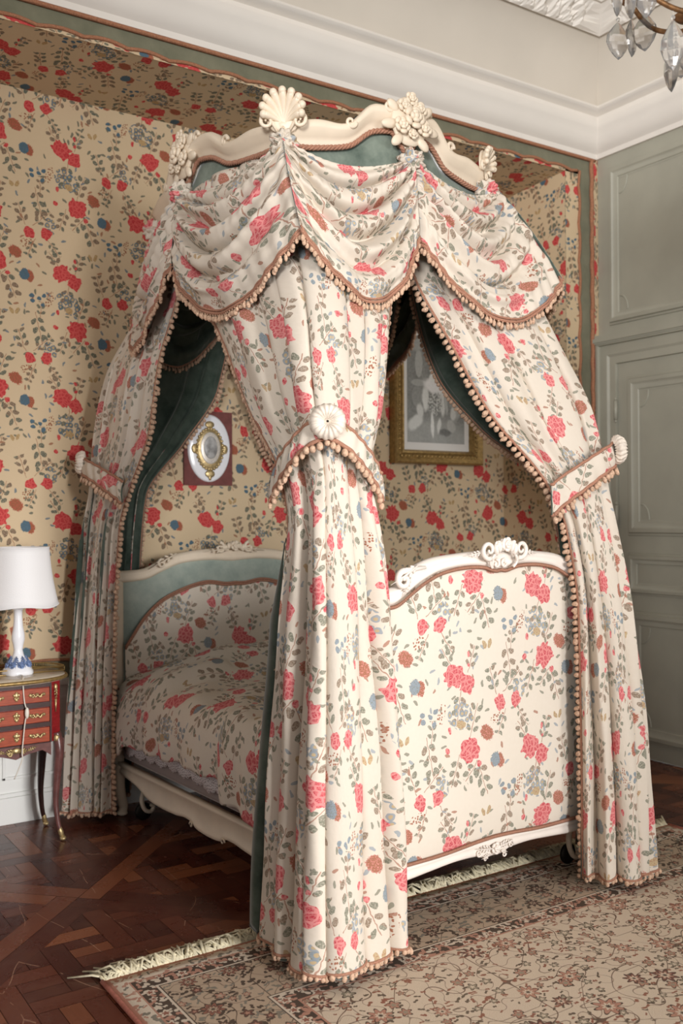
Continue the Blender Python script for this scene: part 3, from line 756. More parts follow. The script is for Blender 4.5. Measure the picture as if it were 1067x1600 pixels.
# --- footboard
fbm = MB()
board(bed, 0, -1, fo, fi, fb, fbi, .045, True, M['bed_fabric'], ('footboard_panel', 'footboard_frame'), (M['white_paint'],))
yf = -.058
cv_ = MB()
scroll(cv_, (-.085, yf-.035, 1.372), .032, 1.3, -1.2, hand=-1, w0=.33); scroll(cv_, (.085, yf-.035, 1.372), .032, 1.3, PI+1.2, hand=1, w0=.33)
for k in range(-3, 4): cv_.ell((k*.017, yf-.040, 1.392-.0022*k*k), np.array([[.010, 0, k*.002], [0, .014, 0], [k*-.0015, 0, .026-.0015*abs(k)]]), 8, 6)
rose_carving(cv_, (0, yf-.045, 1.392), .026); rose_carving(cv_, (-.04, yf-.04, 1.388), .018); rose_carving(cv_, (.04, yf-.04, 1.388), .018)
for s_ in (-1, 1):
    cv_.tube(spline([(s_*.012, yf-.025, 1.375), (s_*.055, yf-.036, 1.352), (s_*.070, yf-.03, 1.325), (s_*.055, yf-.025, 1.305)], 6), [.006]*19, 6)
    leaf_carving(cv_, (s_*.10, yf-.026, 1.365), (s_*.19, yf-.022, 1.352), .018)
    cs_ = MB()
    scroll(cs_, (s_*.475, yf-.012, 1.276), .030, 1.2, PI/2, hand=-s_, w0=.42, tail=(s_*.38, yf-.02, 1.318))
    leaf_carving(cs_, (s_*.42, yf-.016, 1.325), (s_*.53, yf-.010, 1.262), .032)
    leaf_carving(cs_, (s_*.44, yf-.006, 1.285), (s_*.475, yf-.004, 1.215), .020)
    cs_.build('shoulder_carving', M['white_paint'], bed)
    scroll(cv_, (s_*.022, yf-.012, 1.318), .016, 1.1, PI/2, hand=s_, w0=.35)
cv_.build('footboard_crest', M['white_paint'], bed); cv_ = MB()
rose_carving(cv_, (0, -.036, .238), .022)
for s_ in (-1, 1):
    leaf_carving(cv_, (s_*.02, -.032, .24), (s_*.10, -.030, .252), .022); scroll(cv_, (s_*.085, -.032, .235), .014, 1.2, 0, hand=s_, w0=.3)
    leaf_carving(cv_, (s_*.03, -.032, .222), (s_*.07, -.030, .208), .014)
    scroll(cv_, (s_*.05, -.03, .205), .010, 1.0, 0, hand=-s_, w0=.4)
cv_.build('apron_carving', M['white_paint'], bed)
brd = MB()
def lean_pt(x, z, off): return (x, -off+lean(z, 1.38), z)
xs_ = np.linspace(-.63, .63, 120)
zt_ = at_x(mirror(fi), xs_)-.004; zb_ = at_x(mirror(fbi), xs_)+.004
zig = lambda k: .0035*(1 if k % 2 else -1)
xf = np.linspace(-.63, .63, 420)
brd.tube([lean_pt(x, z+zig(k), .040) for k, (x, z) in enumerate(zip(xf, np.interp(xf, xs_, zt_)))], .005, 5)
brd.build('footboard_braid', M['braid'], bed); brd = MB()
brd.tube([lean_pt(x, z+zig(k), .032) for k, (x, z) in enumerate(zip(xf, np.interp(xf, xs_, zb_)))], .005, 5)
brd.build('footboard_braid', M['braid'], bed)
# --- headboard
ho = [(0, 1.335), (.12, 1.332), (.22, 1.325), (.30, 1.315), (.40, 1.295), (.46, 1.262), (.52, 1.238), (.60, 1.232), (HW, 1.232)]
hi = [(0, 1.262), (.12, 1.270), (.22, 1.268), (.32, 1.255), (.42, 1.218), (.50, 1.185), (.58, 1.175), (.63, 1.172)]
yh = 1.96
board(bed, yh, -1, ho, hi, fb, None, .034, False, M['light_velvet'], ('headboard_velvet', 'headboard_frame'), (M['cream_paint'],))
hb = [(0, 1.135), (.06, 1.122), (.13, 1.118), (.20, 1.135), (.26, 1.137), (.35, 1.11), (.44, 1.06), (.53, .985), (.60, .90), (.63, .85)]
hb = [(0, 1.138), (.06, 1.136), (.16, 1.150), (.25, 1.137), (.35, 1.105), (.44, 1.062), (.53, .984), (.60, .89), (.635, .84)]
xs_ = np.linspace(-.635, .635, 70); zt_ = at_x(mirror(hb), xs_); P = []; UV = []
for x, z1 in zip(xs_, zt_):
    P.append([(x, yh-.040-.006*math.sin(PI*j/20), .35+(z1-.35)*j/20) for j in range(21)]); UV.append([(x+.30, .35+(z1-.35)*j/20+.37) for j in range(21)])
m_ = MB(); m_.grid(np.array(P), np.array(UV)); m_.build('headboard_panel', M['bed_fabric'], bed)
m_ = MB(); xf = np.linspace(-.635, .635, 380)
for dz in (0, .011): m_.tube([(x, yh-.045, z+dz+zig(k)*.6) for k, (x, z) in enumerate(zip(xf, np.interp(xf, xs_, zt_)))], .0055, 5)
m_.build('headboard_braid', M['braid'], bed)
m_ = MB(); yo = yh-.038
for k in range(-3, 4): m_.ell((k*.018, yo, 1.352-.002*k*k), np.array([[.011, 0, 0], [0, .012, 0], [0, 0, .020]]), 8, 6)
rose_carving(m_, (0, yo-.01, 1.345), .026)
for s_ in (-1, 1):
    scroll(m_, (s_*.09, yo, 1.335), .028, 1.2, PI/2, hand=s_, w0=.35); leaf_carving(m_, (s_*.02, yo, 1.335), (s_*.19, yo, 1.315), .03)
    cs_ = MB(); leaf_carving(cs_, (s_*.35, yo+.004, 1.312), (s_*.50, yo+.006, 1.235), .034); scroll(cs_, (s_*.43, yo, 1.262), .022, 1.1, PI/2, hand=-s_, w0=.35)
    cs_.build('shoulder_carving', M['cream_paint'], bed)
m_.build('headboard_crest', M['cream_paint'], bed)
# --- side rails with wavy lower edge
rb = [(.05, .215), (.25, .175), (.42, .150), (.55, .155), (.70, .165), (.78, .172), (.86, .168), (.90, .150), (1.0, .143), (1.10, .150), (1.14, .168), (1.22, .172), (1.30, .162), (1.45, .158), (1.58, .165), (1.72, .20), (1.93, .225)]
for s_ in (-1, 1):
    c_ = spline(rb, 8); rows = []
    for y, z in c_:
        X_ = s_*(HW-.012); o_ = s_
        rows.append([(X_-o_*.03, y, .275), (X_+o_*.004, y, .275), (X_+o_*.006, y, .262), (X_, y, .255), (X_, y, z+.025), (X_+o_*.005, y, z+.018), (X_+o_*.006, y, z+.004), (X_, y, z), (X_-o_*.03, y, z)])
    m_ = MB(); m_.grid(np.array(rows), closev=True)
    scroll(m_, (s_*(HW-.005), .86, .160), .014, 1.0, 0, n=(s_, 0, 0)); scroll(m_, (s_*(HW-.005), 1.14, .160), .014, 1.0, PI, n=(s_, 0, 0), hand=-1)
    m_.build('side_rail', M['cream_paint'], bed, fixn=True)
# --- legs: short cabriole legs at the head and foot
for sx in (-1, 1):
    for yy in (0, yh-.02):
        m_ = MB(); pts = [(sx*.655, yy, .26), (sx*.665, yy, .18), (sx*.655, yy, .10), (sx*.64, yy, .05), (sx*.645, yy, .012)]
        if yy == 0: pts = [(sx*.60, .05, .24), (sx*.605, .05, .16), (sx*.60, .05, .12)]
        m_.tube(spline(pts, 6), np.linspace(.036, .020, (len(pts)-1)*6+1), 10)
        if yy != 0: m_.ball((sx*.645, yy, .014), (.028, .028, .014))
        m_.build('leg', M['cream_paint'], bed)
# --- castors on curled forks
for sx, yy in ((-1, .10), (1, .10), (-1, 1.80), (1, 1.80)):
    x0 = sx*.585
    m_ = MB(); m_.tube(spline([(x0, yy, .20), (x0-.004, yy+.004, .15), (x0-.025, yy-.012, .105), (x0-.012, yy-.02, .060), (x0+.018, yy-.02, .045), (x0+.034, yy-.02, .065), (x0+.018, yy-.02, .078)], 6), np.linspace(.014, .008, 37), 8)
    c1 = m_.build('castor_fork', M['cream_paint'], bed)
    m_ = MB(); m_.lathe([(.0, -.011), (.034, -.011), (.043, -.006), (.043, .006), (.034, .011), (0, .011)], k=24)
    for v in m_.V:
        a_ = v.copy(); v[:, 0] = a_[:, 0]+x0-.005; v[:, 1] = a_[:, 2]+yy+.012; v[:, 2] = a_[:, 1]+.043+(.013 if yy < 1 else 0)
    m_.build('castor_wheel', M['iron'], c1, fixn=True)
# ---- bedding (own things, bed's own frame of reference through the same placement)
def bedthing(o, label, cat): o.location = (BX, BY, 0); o.rotation_euler = (0, 0, BA); return tag(o, label, cat)
m, t, b = new_mat('ticking')
q = t.sep(t.node('ShaderNodeTexCoord').outputs['Object'])
f_ = t.m('FRACT', t.m('MULTIPLY', q[2], 24.0)); ln = t.m('MULTIPLY', t.lt(f_, .28), t.lt(t.m('FRACT', t.m('MULTIPLY_ADD', q[2], 8.0, .1)), .62))
t.l.new(t.mix(ln, C(150, 138, 134), C(212, 206, 202)), b.inputs['Base Color']); b.inputs['Roughness'].default_value = .9
m_ = MB(); m_.box((0, .98, .375), (1.32, 1.86, .16)); 
o = bedthing(m_.build('box_spring', m, smooth=False, bevel=.02), 'grey striped box spring resting inside the side rails', 'box spring')
m_ = MB(); m_.box((0, .98, .55), (1.30, 1.84, .19))
o = bedthing(m_.build('mattress', M['linen'], smooth=False, bevel=.04), 'grey mattress mostly hidden under the floral bedspread', 'mattress')
# lace edged sheet hanging along the side
ys = np.linspace(.30, 1.84, 330); P = []
for y in ys:
    zh = .365+.010*math.sin(y*6)-.018*abs(math.sin(y*PI/.115))-.008*abs(math.sin(y*PI/.0383))
    P.append([(-.662-.010*f-.004*math.sin(y*25+f*2), y, .56*(1-f)+zh*f) for f in np.linspace(0, 1, 8)])
m_ = MB(); m_.grid(np.array(P))
m, t, b = new_mat('lace_sheet'); q = t.sep(t.node('ShaderNodeTexCoord').outputs['Object'])
vv = t.voro(t.comb(q[1], q[2]), 95, 'DISTANCE_TO_EDGE'); band_ = t.lt(q[2], .425)
hole = t.m('MULTIPLY', band_, t.m('GREATER_THAN', vv, .20))
t.l.new(t.mix(t.m('MULTIPLY', hole, .8), C(228, 222, 222), C(140, 128, 126)), b.inputs['Base Color']); b.inputs['Roughness'].default_value = .9
bedthing(m_.build('bed_sheet', m, solid=.003), 'white bed sheet with a scalloped lace hem below the bedspread', 'sheet')
# floral bedspread
def spread():
    nu, nv = 150, 150; P = np.zeros((nv, nu, 3)); UV = np.zeros((nv, nu, 2))
    for i, y in enumerate(np.linspace(.055, 1.90, nv)):
        hem = float(interp(y, [0, .5, .62, .80, .84, 1.1, 1.5, 1.75, 1.80, 1.9], [.30, .295, .335, .355, .425, .425, .41, .395, .345, .33])[0])
        hem += .006*math.sin(y*38)
        pil = .15*math.exp(-((y-1.62)/.24)**2)+.012*math.sin(y*7)
        top = .675+.02*math.exp(-((y-.55)/.35)**2)
        prof = [(-.70, hem), (-.705, .50), (-.695, .60), (-.655, top-.012), (-.58, top+.010), (-.4, top+.018), (0, top+.03), (.4, top+.018), (.58, top+.01), (.655, top-.012), (.695, .60), (.705, .50), (.70, .42)]
        c_ = spline(prof, 16); dd = np.r_[0, np.cumsum(np.linalg.norm(np.diff(c_, axis=0), axis=1))]
        qs = np.linspace(0, dd[-1], nu); xx = np.interp(qs, dd, c_[:, 0]); zz = np.interp(qs, dd, c_[:, 1])
        lump = pil*np.clip(1-(np.abs(xx)/.66)**3, 0, 1)
        wr = .010*np.sin(qs*9+y*14+2*np.sin(y*5))*np.exp(-((np.abs(xx)-.5)/.25)**2)+.008*np.sin(y*33+xx*9)*(np.abs(xx) > .3)+.006*np.sin(y*17-xx*21)
        side = np.clip((.62-zz)/.15, 0, 1)
        xx2 = xx+np.sign(xx)*side*(.012*np.sin(y*26+1.3*np.sin(y*9))+.010)
        P[i, :, 0] = xx2; P[i, :, 1] = y; P[i, :, 2] = zz+lump+wr*(1-side)
        UV[i, :, 0] = y*1.02+.22; UV[i, :, 1] = qs
    m_ = MB(); m_.grid(P, UV, flip=True)
    return m_.build('bedspread', M['bed_fabric'], solid=.012)
bedthing(spread(), 'floral bedspread pulled over the mattress and pillow', 'bedspread')

# ================================================================ CANOPY
canopy = thing('bed_canopy', 'carved cream canopy frame with floral swags over the bed', 'canopy', (2.44, 3.95, 2.9))
def cb(mb, name, mat, parent=None, **k):
    off = np.array((2.44, 3.95, 2.9))
    for v in mb.V: v -= off
    return mb.build(name, mat, parent or canopy, **k)
NODES = [(1.90, 3.25), (2.40, 3.15), (2.87, 3.25), (3.04, 3.95), (2.92, 4.50), (2.42, 4.60), (1.93, 4.50), (1.83, 3.95)]
def rim(seg, q):     # q from corner/mid node seg to seg+1
    a = np.array(NODES[seg % 8]); b = np.array(NODES[(seg+1) % 8]); return a+(b-a)*q
def zbf(cq, side):   # height of the cord, cq: 0 corner, 1 middle
    return 2.9+float(interp(cq, [0, .12, .3, .5, .72, .86, .95, 1.0], [.045, .045, .055, .075, .145 if side else .15, .16, .10, .075])[0])-.01
rows = []; cord = []; boardP = []; tops = []
for seg in range(8):
    A_, B_ = np.array(NODES[seg]), np.array(NODES[(seg+1) % 8]); T_ = (B_-A_)/np.linalg.norm(B_-A_); N_ = np.array([T_[1], -T_[0]])
    for k in range(28):
        q_ = k/28; cq = q_ if seg % 2 == 0 else 1-q_
        p = rim(seg, q_); zb0 = zbf(cq, seg in (6, 7, 2, 3)); hgt = .085+.02*math.sin(cq*PI*2.2)**2+.015*(cq > .9)
        # soften normal at nodes
        Pn = np.array(NODES[(seg+2) % 8])-B_; Pn = np.array([Pn[1], -Pn[0]])/np.linalg.norm(Pn); Pm = A_-np.array(NODES[seg-1]); Pm = np.array([Pm[1], -Pm[0]])/np.linalg.norm(Pm)
        n_ = N_*(1-abs(2*q_-1)**3*.5)+(Pn if q_ > .5 else Pm)*abs(2*q_-1)**3*.5; n_ /= np.linalg.norm(n_)
        pr = [(-.012, 0), (.010, 0), (.022, .08), (.020, .2), (.034, .35), (.052, .62), (.058, .8), (.05, .93), (.03, 1.0), (-.006, .97)]
        rows.append([(p[0]+n_[0]*a, p[1]+n_[1]*a, zb0+b_*hgt) for a, b_ in pr])
        cord.append((p[0]+n_[0]*.024, p[1]+n_[1]*.024, zb0-.004)); tops.append((p, n_, zb0, hgt))
        boardP.append([(p[0]-n_[0]*.01, p[1]-n_[1]*.01, zb0+.01), (p[0]+n_[0]*.0, p[1]+n_[1]*.0, zb0-.04), (p[0]+n_[0]*.005, p[1]+n_[1]*.005, 2.80), (p[0], p[1], 2.70)])
mb = MB(); mb.grid(np.array(rows), closeu=True, closev=True); cb(mb, 'carved_frame', M['cream_paint'], fixn=True)
mb = MB(); mb.grid(np.array(boardP), closeu=True, flip=True); cb(mb, 'velvet_frieze', M['frieze_velvet'], solid=.012)
mb = MB(); cord = np.array(cord)
d_ = np.r_[0, np.cumsum(np.linalg.norm(np.diff(np.vstack([cord, cord[:1]]), axis=0), axis=1))]
fine_ = np.array([[np.interp(a, d_, np.r_[cord[:, k], cord[0, k]]) for k in range(3)] for a in np.linspace(0, d_[-1], 1500, endpoint=False)])
for ph in (0, 2*PI/3, 4*PI/3):
    pts = []
    for i, p in enumerate(fine_):
        tn = fine_[(i+1) % 1500]-fine_[i-1]; tn /= np.linalg.norm(tn); u_ = np.cross(tn, [0, 0, 1.]); v_ = np.cross(u_, tn); a = i*.42+ph
        pts.append(p+(u_*math.cos(a)+v_*math.sin(a))*.0058)
    mb.tube(pts, .0062, 5, closed=True)
cb(mb, 'twisted_cord', M['braid'])
mb = MB(); c_ = np.array([p for p, n_, z, h in tops]); 
roof = [[(2.44+(p[0]-2.44)*f, 3.95+(p[1]-3.95)*f, z+.02+.10*(1-f)) for f in (0.02, .35, .7, .98)] for p, n_, z, h in tops]
mb.grid(np.array(roof), closeu=True); cb(mb, 'tester_cloth', M['lining'])
# small scrolls on the frame between the corners
for k, (p, n_, z, h) in enumerate(tops):
    q_ = (k % 28)/28; seg = k//28; cq = q_ if seg % 2 == 0 else 1-q_
    if abs(cq-.5) < .012 or abs(cq-.82) < .012:
        c0 = np.array((p[0]+n_[0]*.05, p[1]+n_[1]*.05, z+h*.95)); mb = MB(); scroll(mb, c0, .022, 1.1, 0, n=(n_[0], n_[1], 0), hand=1 if seg % 2 else -1, w0=.42); cb(mb, 'frame_scroll', M['cream_paint'])
def frame3(n):
    n = np.array(n, float); n /= np.linalg.norm(n); a = np.cross([0, 0, 1.], n); a /= np.linalg.norm(a); return a, n
def shell(c, n, s=1.0):
    mb = MB(); a, n = frame3(n); up = np.array([0, 0, 1.]); c = np.array(c, float)
    def P(x, y, z): return c+a*x*s+n*y*s+up*z*s
    for k in range(-4, 5):
        t = k*.27; L = .104-.0030*abs(k)*abs(k); pts = []; rr = []
        for f in np.linspace(0, 1, 12):
            r_ = .022+L*f; th = t*(.35+.65*f**.8)
            pts.append(P(r_*math.sin(th)*1.05, .010+.035*f**2, r_*math.cos(th)-.01)); rr.append(s*(.006+.0155*f if f < .85 else .0192*(1-(f-.85)*1.2)))
        mb.tube(pts, rr, 8, flat=.8); mb.ball(pts[-1], s*.0158)
    for s_ in (-1, 1):
        q = P(s_*.062, .02, .012); scroll(mb, q, .026*s, 1.3, PI/2, n=n, hand=-s_ if True else s_, w0=.36, tail=P(s_*.02, .015, -.03))
    mb.ell(P(0, .004, .045), np.array([a*.075*s, n*.014*s, up*.075*s]).T, 14, 10)
    leaf_carving(mb, P(0, .015, -.01), P(0, .02, -.06), .03*s, n=n)
    return mb
for i, nd in enumerate(NODES):
    d = np.array(nd)-np.array((2.44, 3.95)); d /= np.linalg.norm(d); n_ = (d[0], d[1], .15)
    if i in (4, 6): continue
    if i % 2 == 0:
        cb(shell((nd[0]+d[0]*.035, nd[1]+d[1]*.035, 2.995 if i == 0 else 3.01), n_, 1.0 if i == 0 else .8), 'shell_carving', M['cream_paint'])
    else:
        mb = MB(); a, n3 = frame3(n_); up = np.array([0, 0, 1.]); c0 = np.array((nd[0]+d[0]*.045, nd[1]+d[1]*.045, 3.07))
        Q = lambda x, y, z: c0+a*x+n3*y+up*z
        rose_carving(mb, Q(0, .03, .02), .044, n3); rose_carving(mb, Q(-.052, .02, -.015), .034, n3); rose_carving(mb, Q(.054, .02, -.01), .034, n3); rose_carving(mb, Q(.036, .015, .066), .032, n3); mb.ell(Q(0, -.005, .02), np.array([a*.09, n3*.02, up*.10]).T, 14, 10)
        rose_carving(mb, Q(-.036, .015, .068), .030, n3); rose_carving(mb, Q(0, .012, .105), .027, n3); rose_carving(mb, Q(0, .02, -.04), .022, n3)
        for s_ in (-1, 1):
            for (x0_, z0_, x1_, z1_) in ((.06, .0, .135, -.012), (.055, .05, .105, .085), (.04, -.045, .085, -.085)):
                dx_, dz_ = (x1_-x0_)/2, (z1_-z0_)/2; L_ = math.hypot(dx_, dz_); e1_ = (a*s_*dx_+up*dz_); e2_ = (a*s_*-dz_+up*dx_)/L_*.020
                mb.ell(Q(s_*(x0_+x1_)/2, .0, (z0_+z1_)/2), np.array([e1_*1.15, n3*.012, e2_]).T, 10, 8)
        cb(mb, 'flower_carving', M['cream_paint'])
# rosettes of gathered fabric
def choux(c, n, r=.05):
    mb = MB(); a, n = frame3(n); up = np.cross(n, a); nu, nv = 40, 22; P = np.zeros((nv, nu, 3)); UV = np.zeros((nv, nu, 2))
    ph = rng.uniform(0, 6, 6)
    for i in range(nv):
        for j in range(nu):
            la = PI*i/(nv-1)*.98+.02; lo = 2*PI*j/nu
            d = math.sin(la)*(math.cos(lo)*a+math.sin(lo)*up)+math.cos(la)*n
            k = 1+.16*math.sin(5*lo+3*la+ph[0])*math.sin(la)+.11*math.sin(9*lo-5*la+ph[1])+.08*math.sin(14*la+2*lo+ph[2])
            P[i, j] = np.array(c)+d*r*k*np.array([1, 1, .95]); UV[i, j] = (lo*.035+ph[3], la*.05+ph[4])
    mb.grid(P, UV, closev=True, flip=True); return mb
for i, nd in enumerate(NODES):
    d = np.array(nd)-np.array((2.44, 3.95)); d /= np.linalg.norm(d)
    cb(choux((nd[0]+d[0]*.05, nd[1]+d[1]*.05, 2.925), (d[0], d[1], 0), .050), 'gathered_rosette', M['curtain_fabric'])
# swags
CORN = {0: [(2.95, 1.88, 3.22), (2.75, 1.83, 3.09), (2.5, 1.80, 2.955), (2.3, 1.775, 2.87)],
        2: [(2.95, 2.92, 3.22), (2.75, 2.98, 3.09), (2.5, 3.06, 2.97), (2.3, 3.10, 2.88)],
        4: [(2.95, 2.94, 4.53), (2.75, 3.00, 4.62), (2.5, 3.08, 4.74), (2.3, 3.13, 4.80)],
        6: [(2.95, 1.93, 4.50), (2.75, 1.90, 4.55), (2.5, 1.86, 4.61), (2.3, 1.80, 4.68)]}
def node_pos(i, z):
    if i in CORN:
        k = np.array(CORN[i]); return np.array([interp(z, k[:, 0], k[:, 1])[0], interp(z, k[:, 0], k[:, 2])[0]])
    d = np.array(NODES[i])-np.array((2.44, 3.95)); d /= np.linalg.norm(d)
    return np.array(NODES[i])+d*(.03+.02*min(1, (2.95-z)/.3))
def facing_in(P, c=(2.45, 3.85)):
    a = np.diff(P, axis=1)[:-1]; b = np.diff(P, axis=0)[:, :-1]; n = np.cross(a, b); n /= np.linalg.norm(n, axis=2)[..., None]+1e-12
    o = P[:-1, :-1, :2]-np.array(c); o /= np.linalg.norm(o, axis=2)[..., None]
    return float((n[..., :2]*o).sum(2).mean()) < 0
def swag(i):
    j = (i+1) % 8; ns, nt = 90, 110; P = np.zeros((ns, nt, 3)); UV = np.zeros((ns, nt, 2)); ph = rng.uniform(0, 6, 8)
    mid_i, mid_j = i % 2 == 1, j % 2 == 1
    side = i in (6, 7, 2, 3)
    zE = lambda mid, t: 2.935-(.34 if mid else .43)*t**2.0
    for a in range(ns):
        s = a/(ns-1); sk = s if not mid_i else 1-s       # sk 0 at corner, 1 at middle
        for b_ in range(nt):
            t = b_/(nt-1)
            D = .075+.28*math.sin(min(1, t*1.25)*PI/2)*(1-.34*t)
            sh = 4*s*(1-s); sk2 = sk+.10*math.sin(PI*sk)*1; shape = (4*sk2*(1-sk2)) if sk2 < 1 else 0
            shape = sh*.5+max(0, shape)*.5
            z0, z1 = zE(mid_i, t), zE(mid_j, t); z = z0+(z1-z0)*s-D*shape
            A_ = node_pos(i, max(z0, 2.3)); B_ = node_pos(j, max(z1, 2.3)); p = A_+(B_-A_)*s
            Tn = B_-A_; Tn /= np.linalg.norm(Tn); N_ = np.array([Tn[1], -Tn[0]])
            nd_ = i if s < .5 else j; dn = np.array(NODES[nd_])-np.array((2.44, 3.90)); dn /= np.linalg.norm(dn); wb = max(0, 1-min(s, 1-s)/.22)**1.5
            N_ = N_*(1-wb)+dn*wb; N_ /= np.linalg.norm(N_)
            env = math.sin(PI*s)**.6
            fold = env*(.040*math.sin(2*PI*(5.2*t**.8)+ph[0]+.8*math.sin(3*s+ph[1]))+.008*math.sin(2*PI*11*t+ph[2]+2*s))*min(1, t*6)*(1 if t < .7 else (1-(t-.7)*2.6))
            vert = (1-env)*.010*math.sin(18*s*6+ph[3]) + .012*math.sin(2*PI*4*s+ph[4])*max(0, t-.45)
            out = .030+.062*env*min(1, .3+t*1.6)+fold+vert+.012*min(1, t*3)
            P[a, b_] = (p[0]+N_[0]*out, p[1]+N_[1]*out, z+.012*env*math.cos(2*PI*(5.2*t**.8)+ph[0])*min(1, t*5)*(t < .8))
            UV[a, b_] = (s*.72+i*.31, -t*.78-.1*sh*t+i*.13)
    mb = MB(); mb.grid(P, UV, flip=facing_in(P))
    o = cb(mb, 'swag', [M['curtain_fabric'], M['lining']], solid=.004)
    off = np.array((2.44, 3.95, 2.9))
    edge = P[:, -1]
    mb = MB(); N_ = np.array([0, 0, -.0])
    mb.tube(edge+np.array([0, 0, .004]), .0065, 6); mb.tube(edge+np.array([0, 0, .016]), .0045, 6)
    cb(mb, 'braid', M['braid'], None).parent = o
    mb = MB(); fringe(mb, edge, step=.019, ln=.024, r=.0085); cb(mb, 'bobble_fringe', M['bobble'], None).parent = o
    return P
for i in range(8): swag(i)

# ================================================================ BED CURTAINS
def curtain(label, secs, W, npl, amp, tie=True, seed=0, tie_k=None, flipn=False, fringeA=True, fringeB=True, uoff=0.0, mat_edge_dark=False, bulge=1.0, wall_y=None, lining_strip=False):
    """secs: list of (z, A, C, B, dzA, dzC, dzB)"""
    r = np.random.default_rng(seed); secs = sorted(secs, key=lambda q: q[0])
    zz = np.array([q[0] for q in secs]); 
    CP = []
    cx_, cy_ = 2.45, 3.85
    for q in secs:
        A, Cc, B = (np.array(v, float) for v in q[1:4])
        wA, wB = A-Cc, B-Cc
        def mid(p, q_, k):
            m_ = (p+q_)/2; d = q_-p; n = np.array([d[1], -d[0]]); n /= np.linalg.norm(n)+1e-9
            if n@(m_-np.array((cx_, cy_))) < 0: n = -n
            return m_+n*k*np.linalg.norm(d)*bulge
        CP.append(np.concatenate([A, mid(A, Cc, .10), Cc, mid(Cc, B, .10), B]))
    CP = np.array(CP); DZ = np.array([list(q[4:7]) if len(q) > 4 else [0, 0, 0] for q in secs])
    zr = np.concatenate([np.linspace(2.93, 1.66, 60)[:-1], np.linspace(1.66, 1.50, 12)[:-1], np.linspace(1.50, .03, 66)])
    cps = interp(zr, zz, CP); dzs = interp(zr, zz, DZ); am = interp(zr, [.03, .6, 1.3, 1.62, 1.9, 2.5, 2.93], amp)
    ns = 300; P = np.zeros((len(zr), ns, 3)); UV = np.zeros((len(zr), ns, 2))
    ph = r.uniform(0, 6, 8); ss = np.linspace(0, 1, ns); drift = r.uniform(-.25, .25, 3)
    for k, z in enumerate(zr):
        ctrl = cps[k].reshape(5, 2); c_ = spline(ctrl, 24); d = np.r_[0, np.cumsum(np.linalg.norm(np.diff(c_, axis=0), axis=1))]
        # parameter: corner stays at s=.5
        half = d[48]; q_ = np.where(ss < .5, ss*2*half, half+(ss-.5)*2*(d[-1]-half))
        x = np.interp(q_, d, c_[:, 0]); y = np.interp(q_, d, c_[:, 1])
        tx = np.gradient(x, ss); ty = np.gradient(y, ss)
        kk = np.ones(9)/9; pad = np.pad(tx, 4, 'edge'); tx = np.convolve(pad, kk, 'valid'); pad = np.pad(ty, 4, 'edge'); ty = np.convolve(pad, kk, 'valid')
        ln = np.hypot(tx, ty)+1e-9; tx /= ln; ty /= ln; nx, ny = ty, -tx
        sgn = 1 if (nx[150]*(x[150]-cx_)+ny[150]*(y[150]-cy_)) > 0 else -1; nx *= sgn; ny *= sgn
        phase = 2*PI*npl*ss+1.5*np.sin(2*PI*ss*2.3+ph[0])+1.1*np.sin(2*PI*ss*4.1+ph[1])+.6*np.sin(z*1.6+ph[2]+ss*6)
        low = max(0, (1.2-z)/1.2)
        a1 = am[k]*(.75+.25*np.sin(2*PI*ss*3+ph[3])); 
        ridge = (np.abs(np.sin(phase*.5))+.003)**.62*2.6-1.75
        disp = a1*ridge+am[k]*.40*np.sin(phase*.31+ph[4]+low*1.5)+.003*np.sin(phase*1.7+z*9+ph[5])*min(1, 3-z)
        plen = (d[-1]/npl); lat = np.clip(am[k]*.75, 0, plen*.20)*np.sin(phase)
        fade = np.clip(np.minimum(ss, 1-ss)*25, 0, 1)
        P[k, :, 0] = x+nx*disp*fade-tx*lat*fade; P[k, :, 1] = y+ny*disp*fade-ty*lat*fade
        if wall_y is not None: P[k, :, 1] = np.minimum(P[k, :, 1], wall_y+.004*np.sin(phase))
        dz = np.interp(ss, [0, .5, 1], dzs[k])
        P[k, :, 2] = z+dz+(.006*np.sin(phase*.7) +.022 if z < .04 else 0)
        UV[k, :, 0] = ss*W+uoff; UV[k, :, 1] = z+dz*.3+ss*.0
    # orientation: outward normal must point away from the bed centre
    e1 = P[70, 151]-P[70, 150]; e2 = P[71, 150]-P[70, 150]; nn = np.cross(e1, e2); outw = np.array([P[70, 150, 0]-cx_, P[70, 150, 1]-cy_, 0])
    t0 = bpy.data.objects.new('bed_curtain', None); COL.objects.link(t0)
    base = np.array([P[-1, :, 0].mean(), P[-1, :, 1].mean(), 0]); t0.location = tuple(base); tag(t0, label, 'curtain', 'curtains at the corners of the bed')
    def lb(mb, name, mat, parent=None, **k):
        for v in mb.V: v -= base
        return mb.build(name, mat, parent or t0, **k)
    mb = MB(); mb.grid(P, UV, flip=facing_in(P)); lb(mb, 'drape', [M['curtain_fabric'], M['lining']], solid=.004)
    if lining_strip:
        rows_ = [k for k in range(len(zr)) if zr[k] < 1.42]; G_ = []
        for k in rows_:
            p0 = P[k, 3]; w_ = min(1, (1.42-zr[k])/.3); G_.append([p0+np.array([-.004, .012, .0]), p0+np.array([-.010*w_-.008*math.sin(zr[k]*5), .035*w_, .012]), p0+np.array([-.015*w_-.008*math.sin(zr[k]*5), .058*w_, .02])])
        mb = MB(); mb.grid(np.array(G_)); lb(mb, 'lining_edge', M['lining'], solid=.004)
    bot = P[-1]
    paths = []
    if fringeA: paths.append(P[8:, 2])
    if fringeB: paths.append(P[8:, -3])
    mb = MB(); mbb = MB()
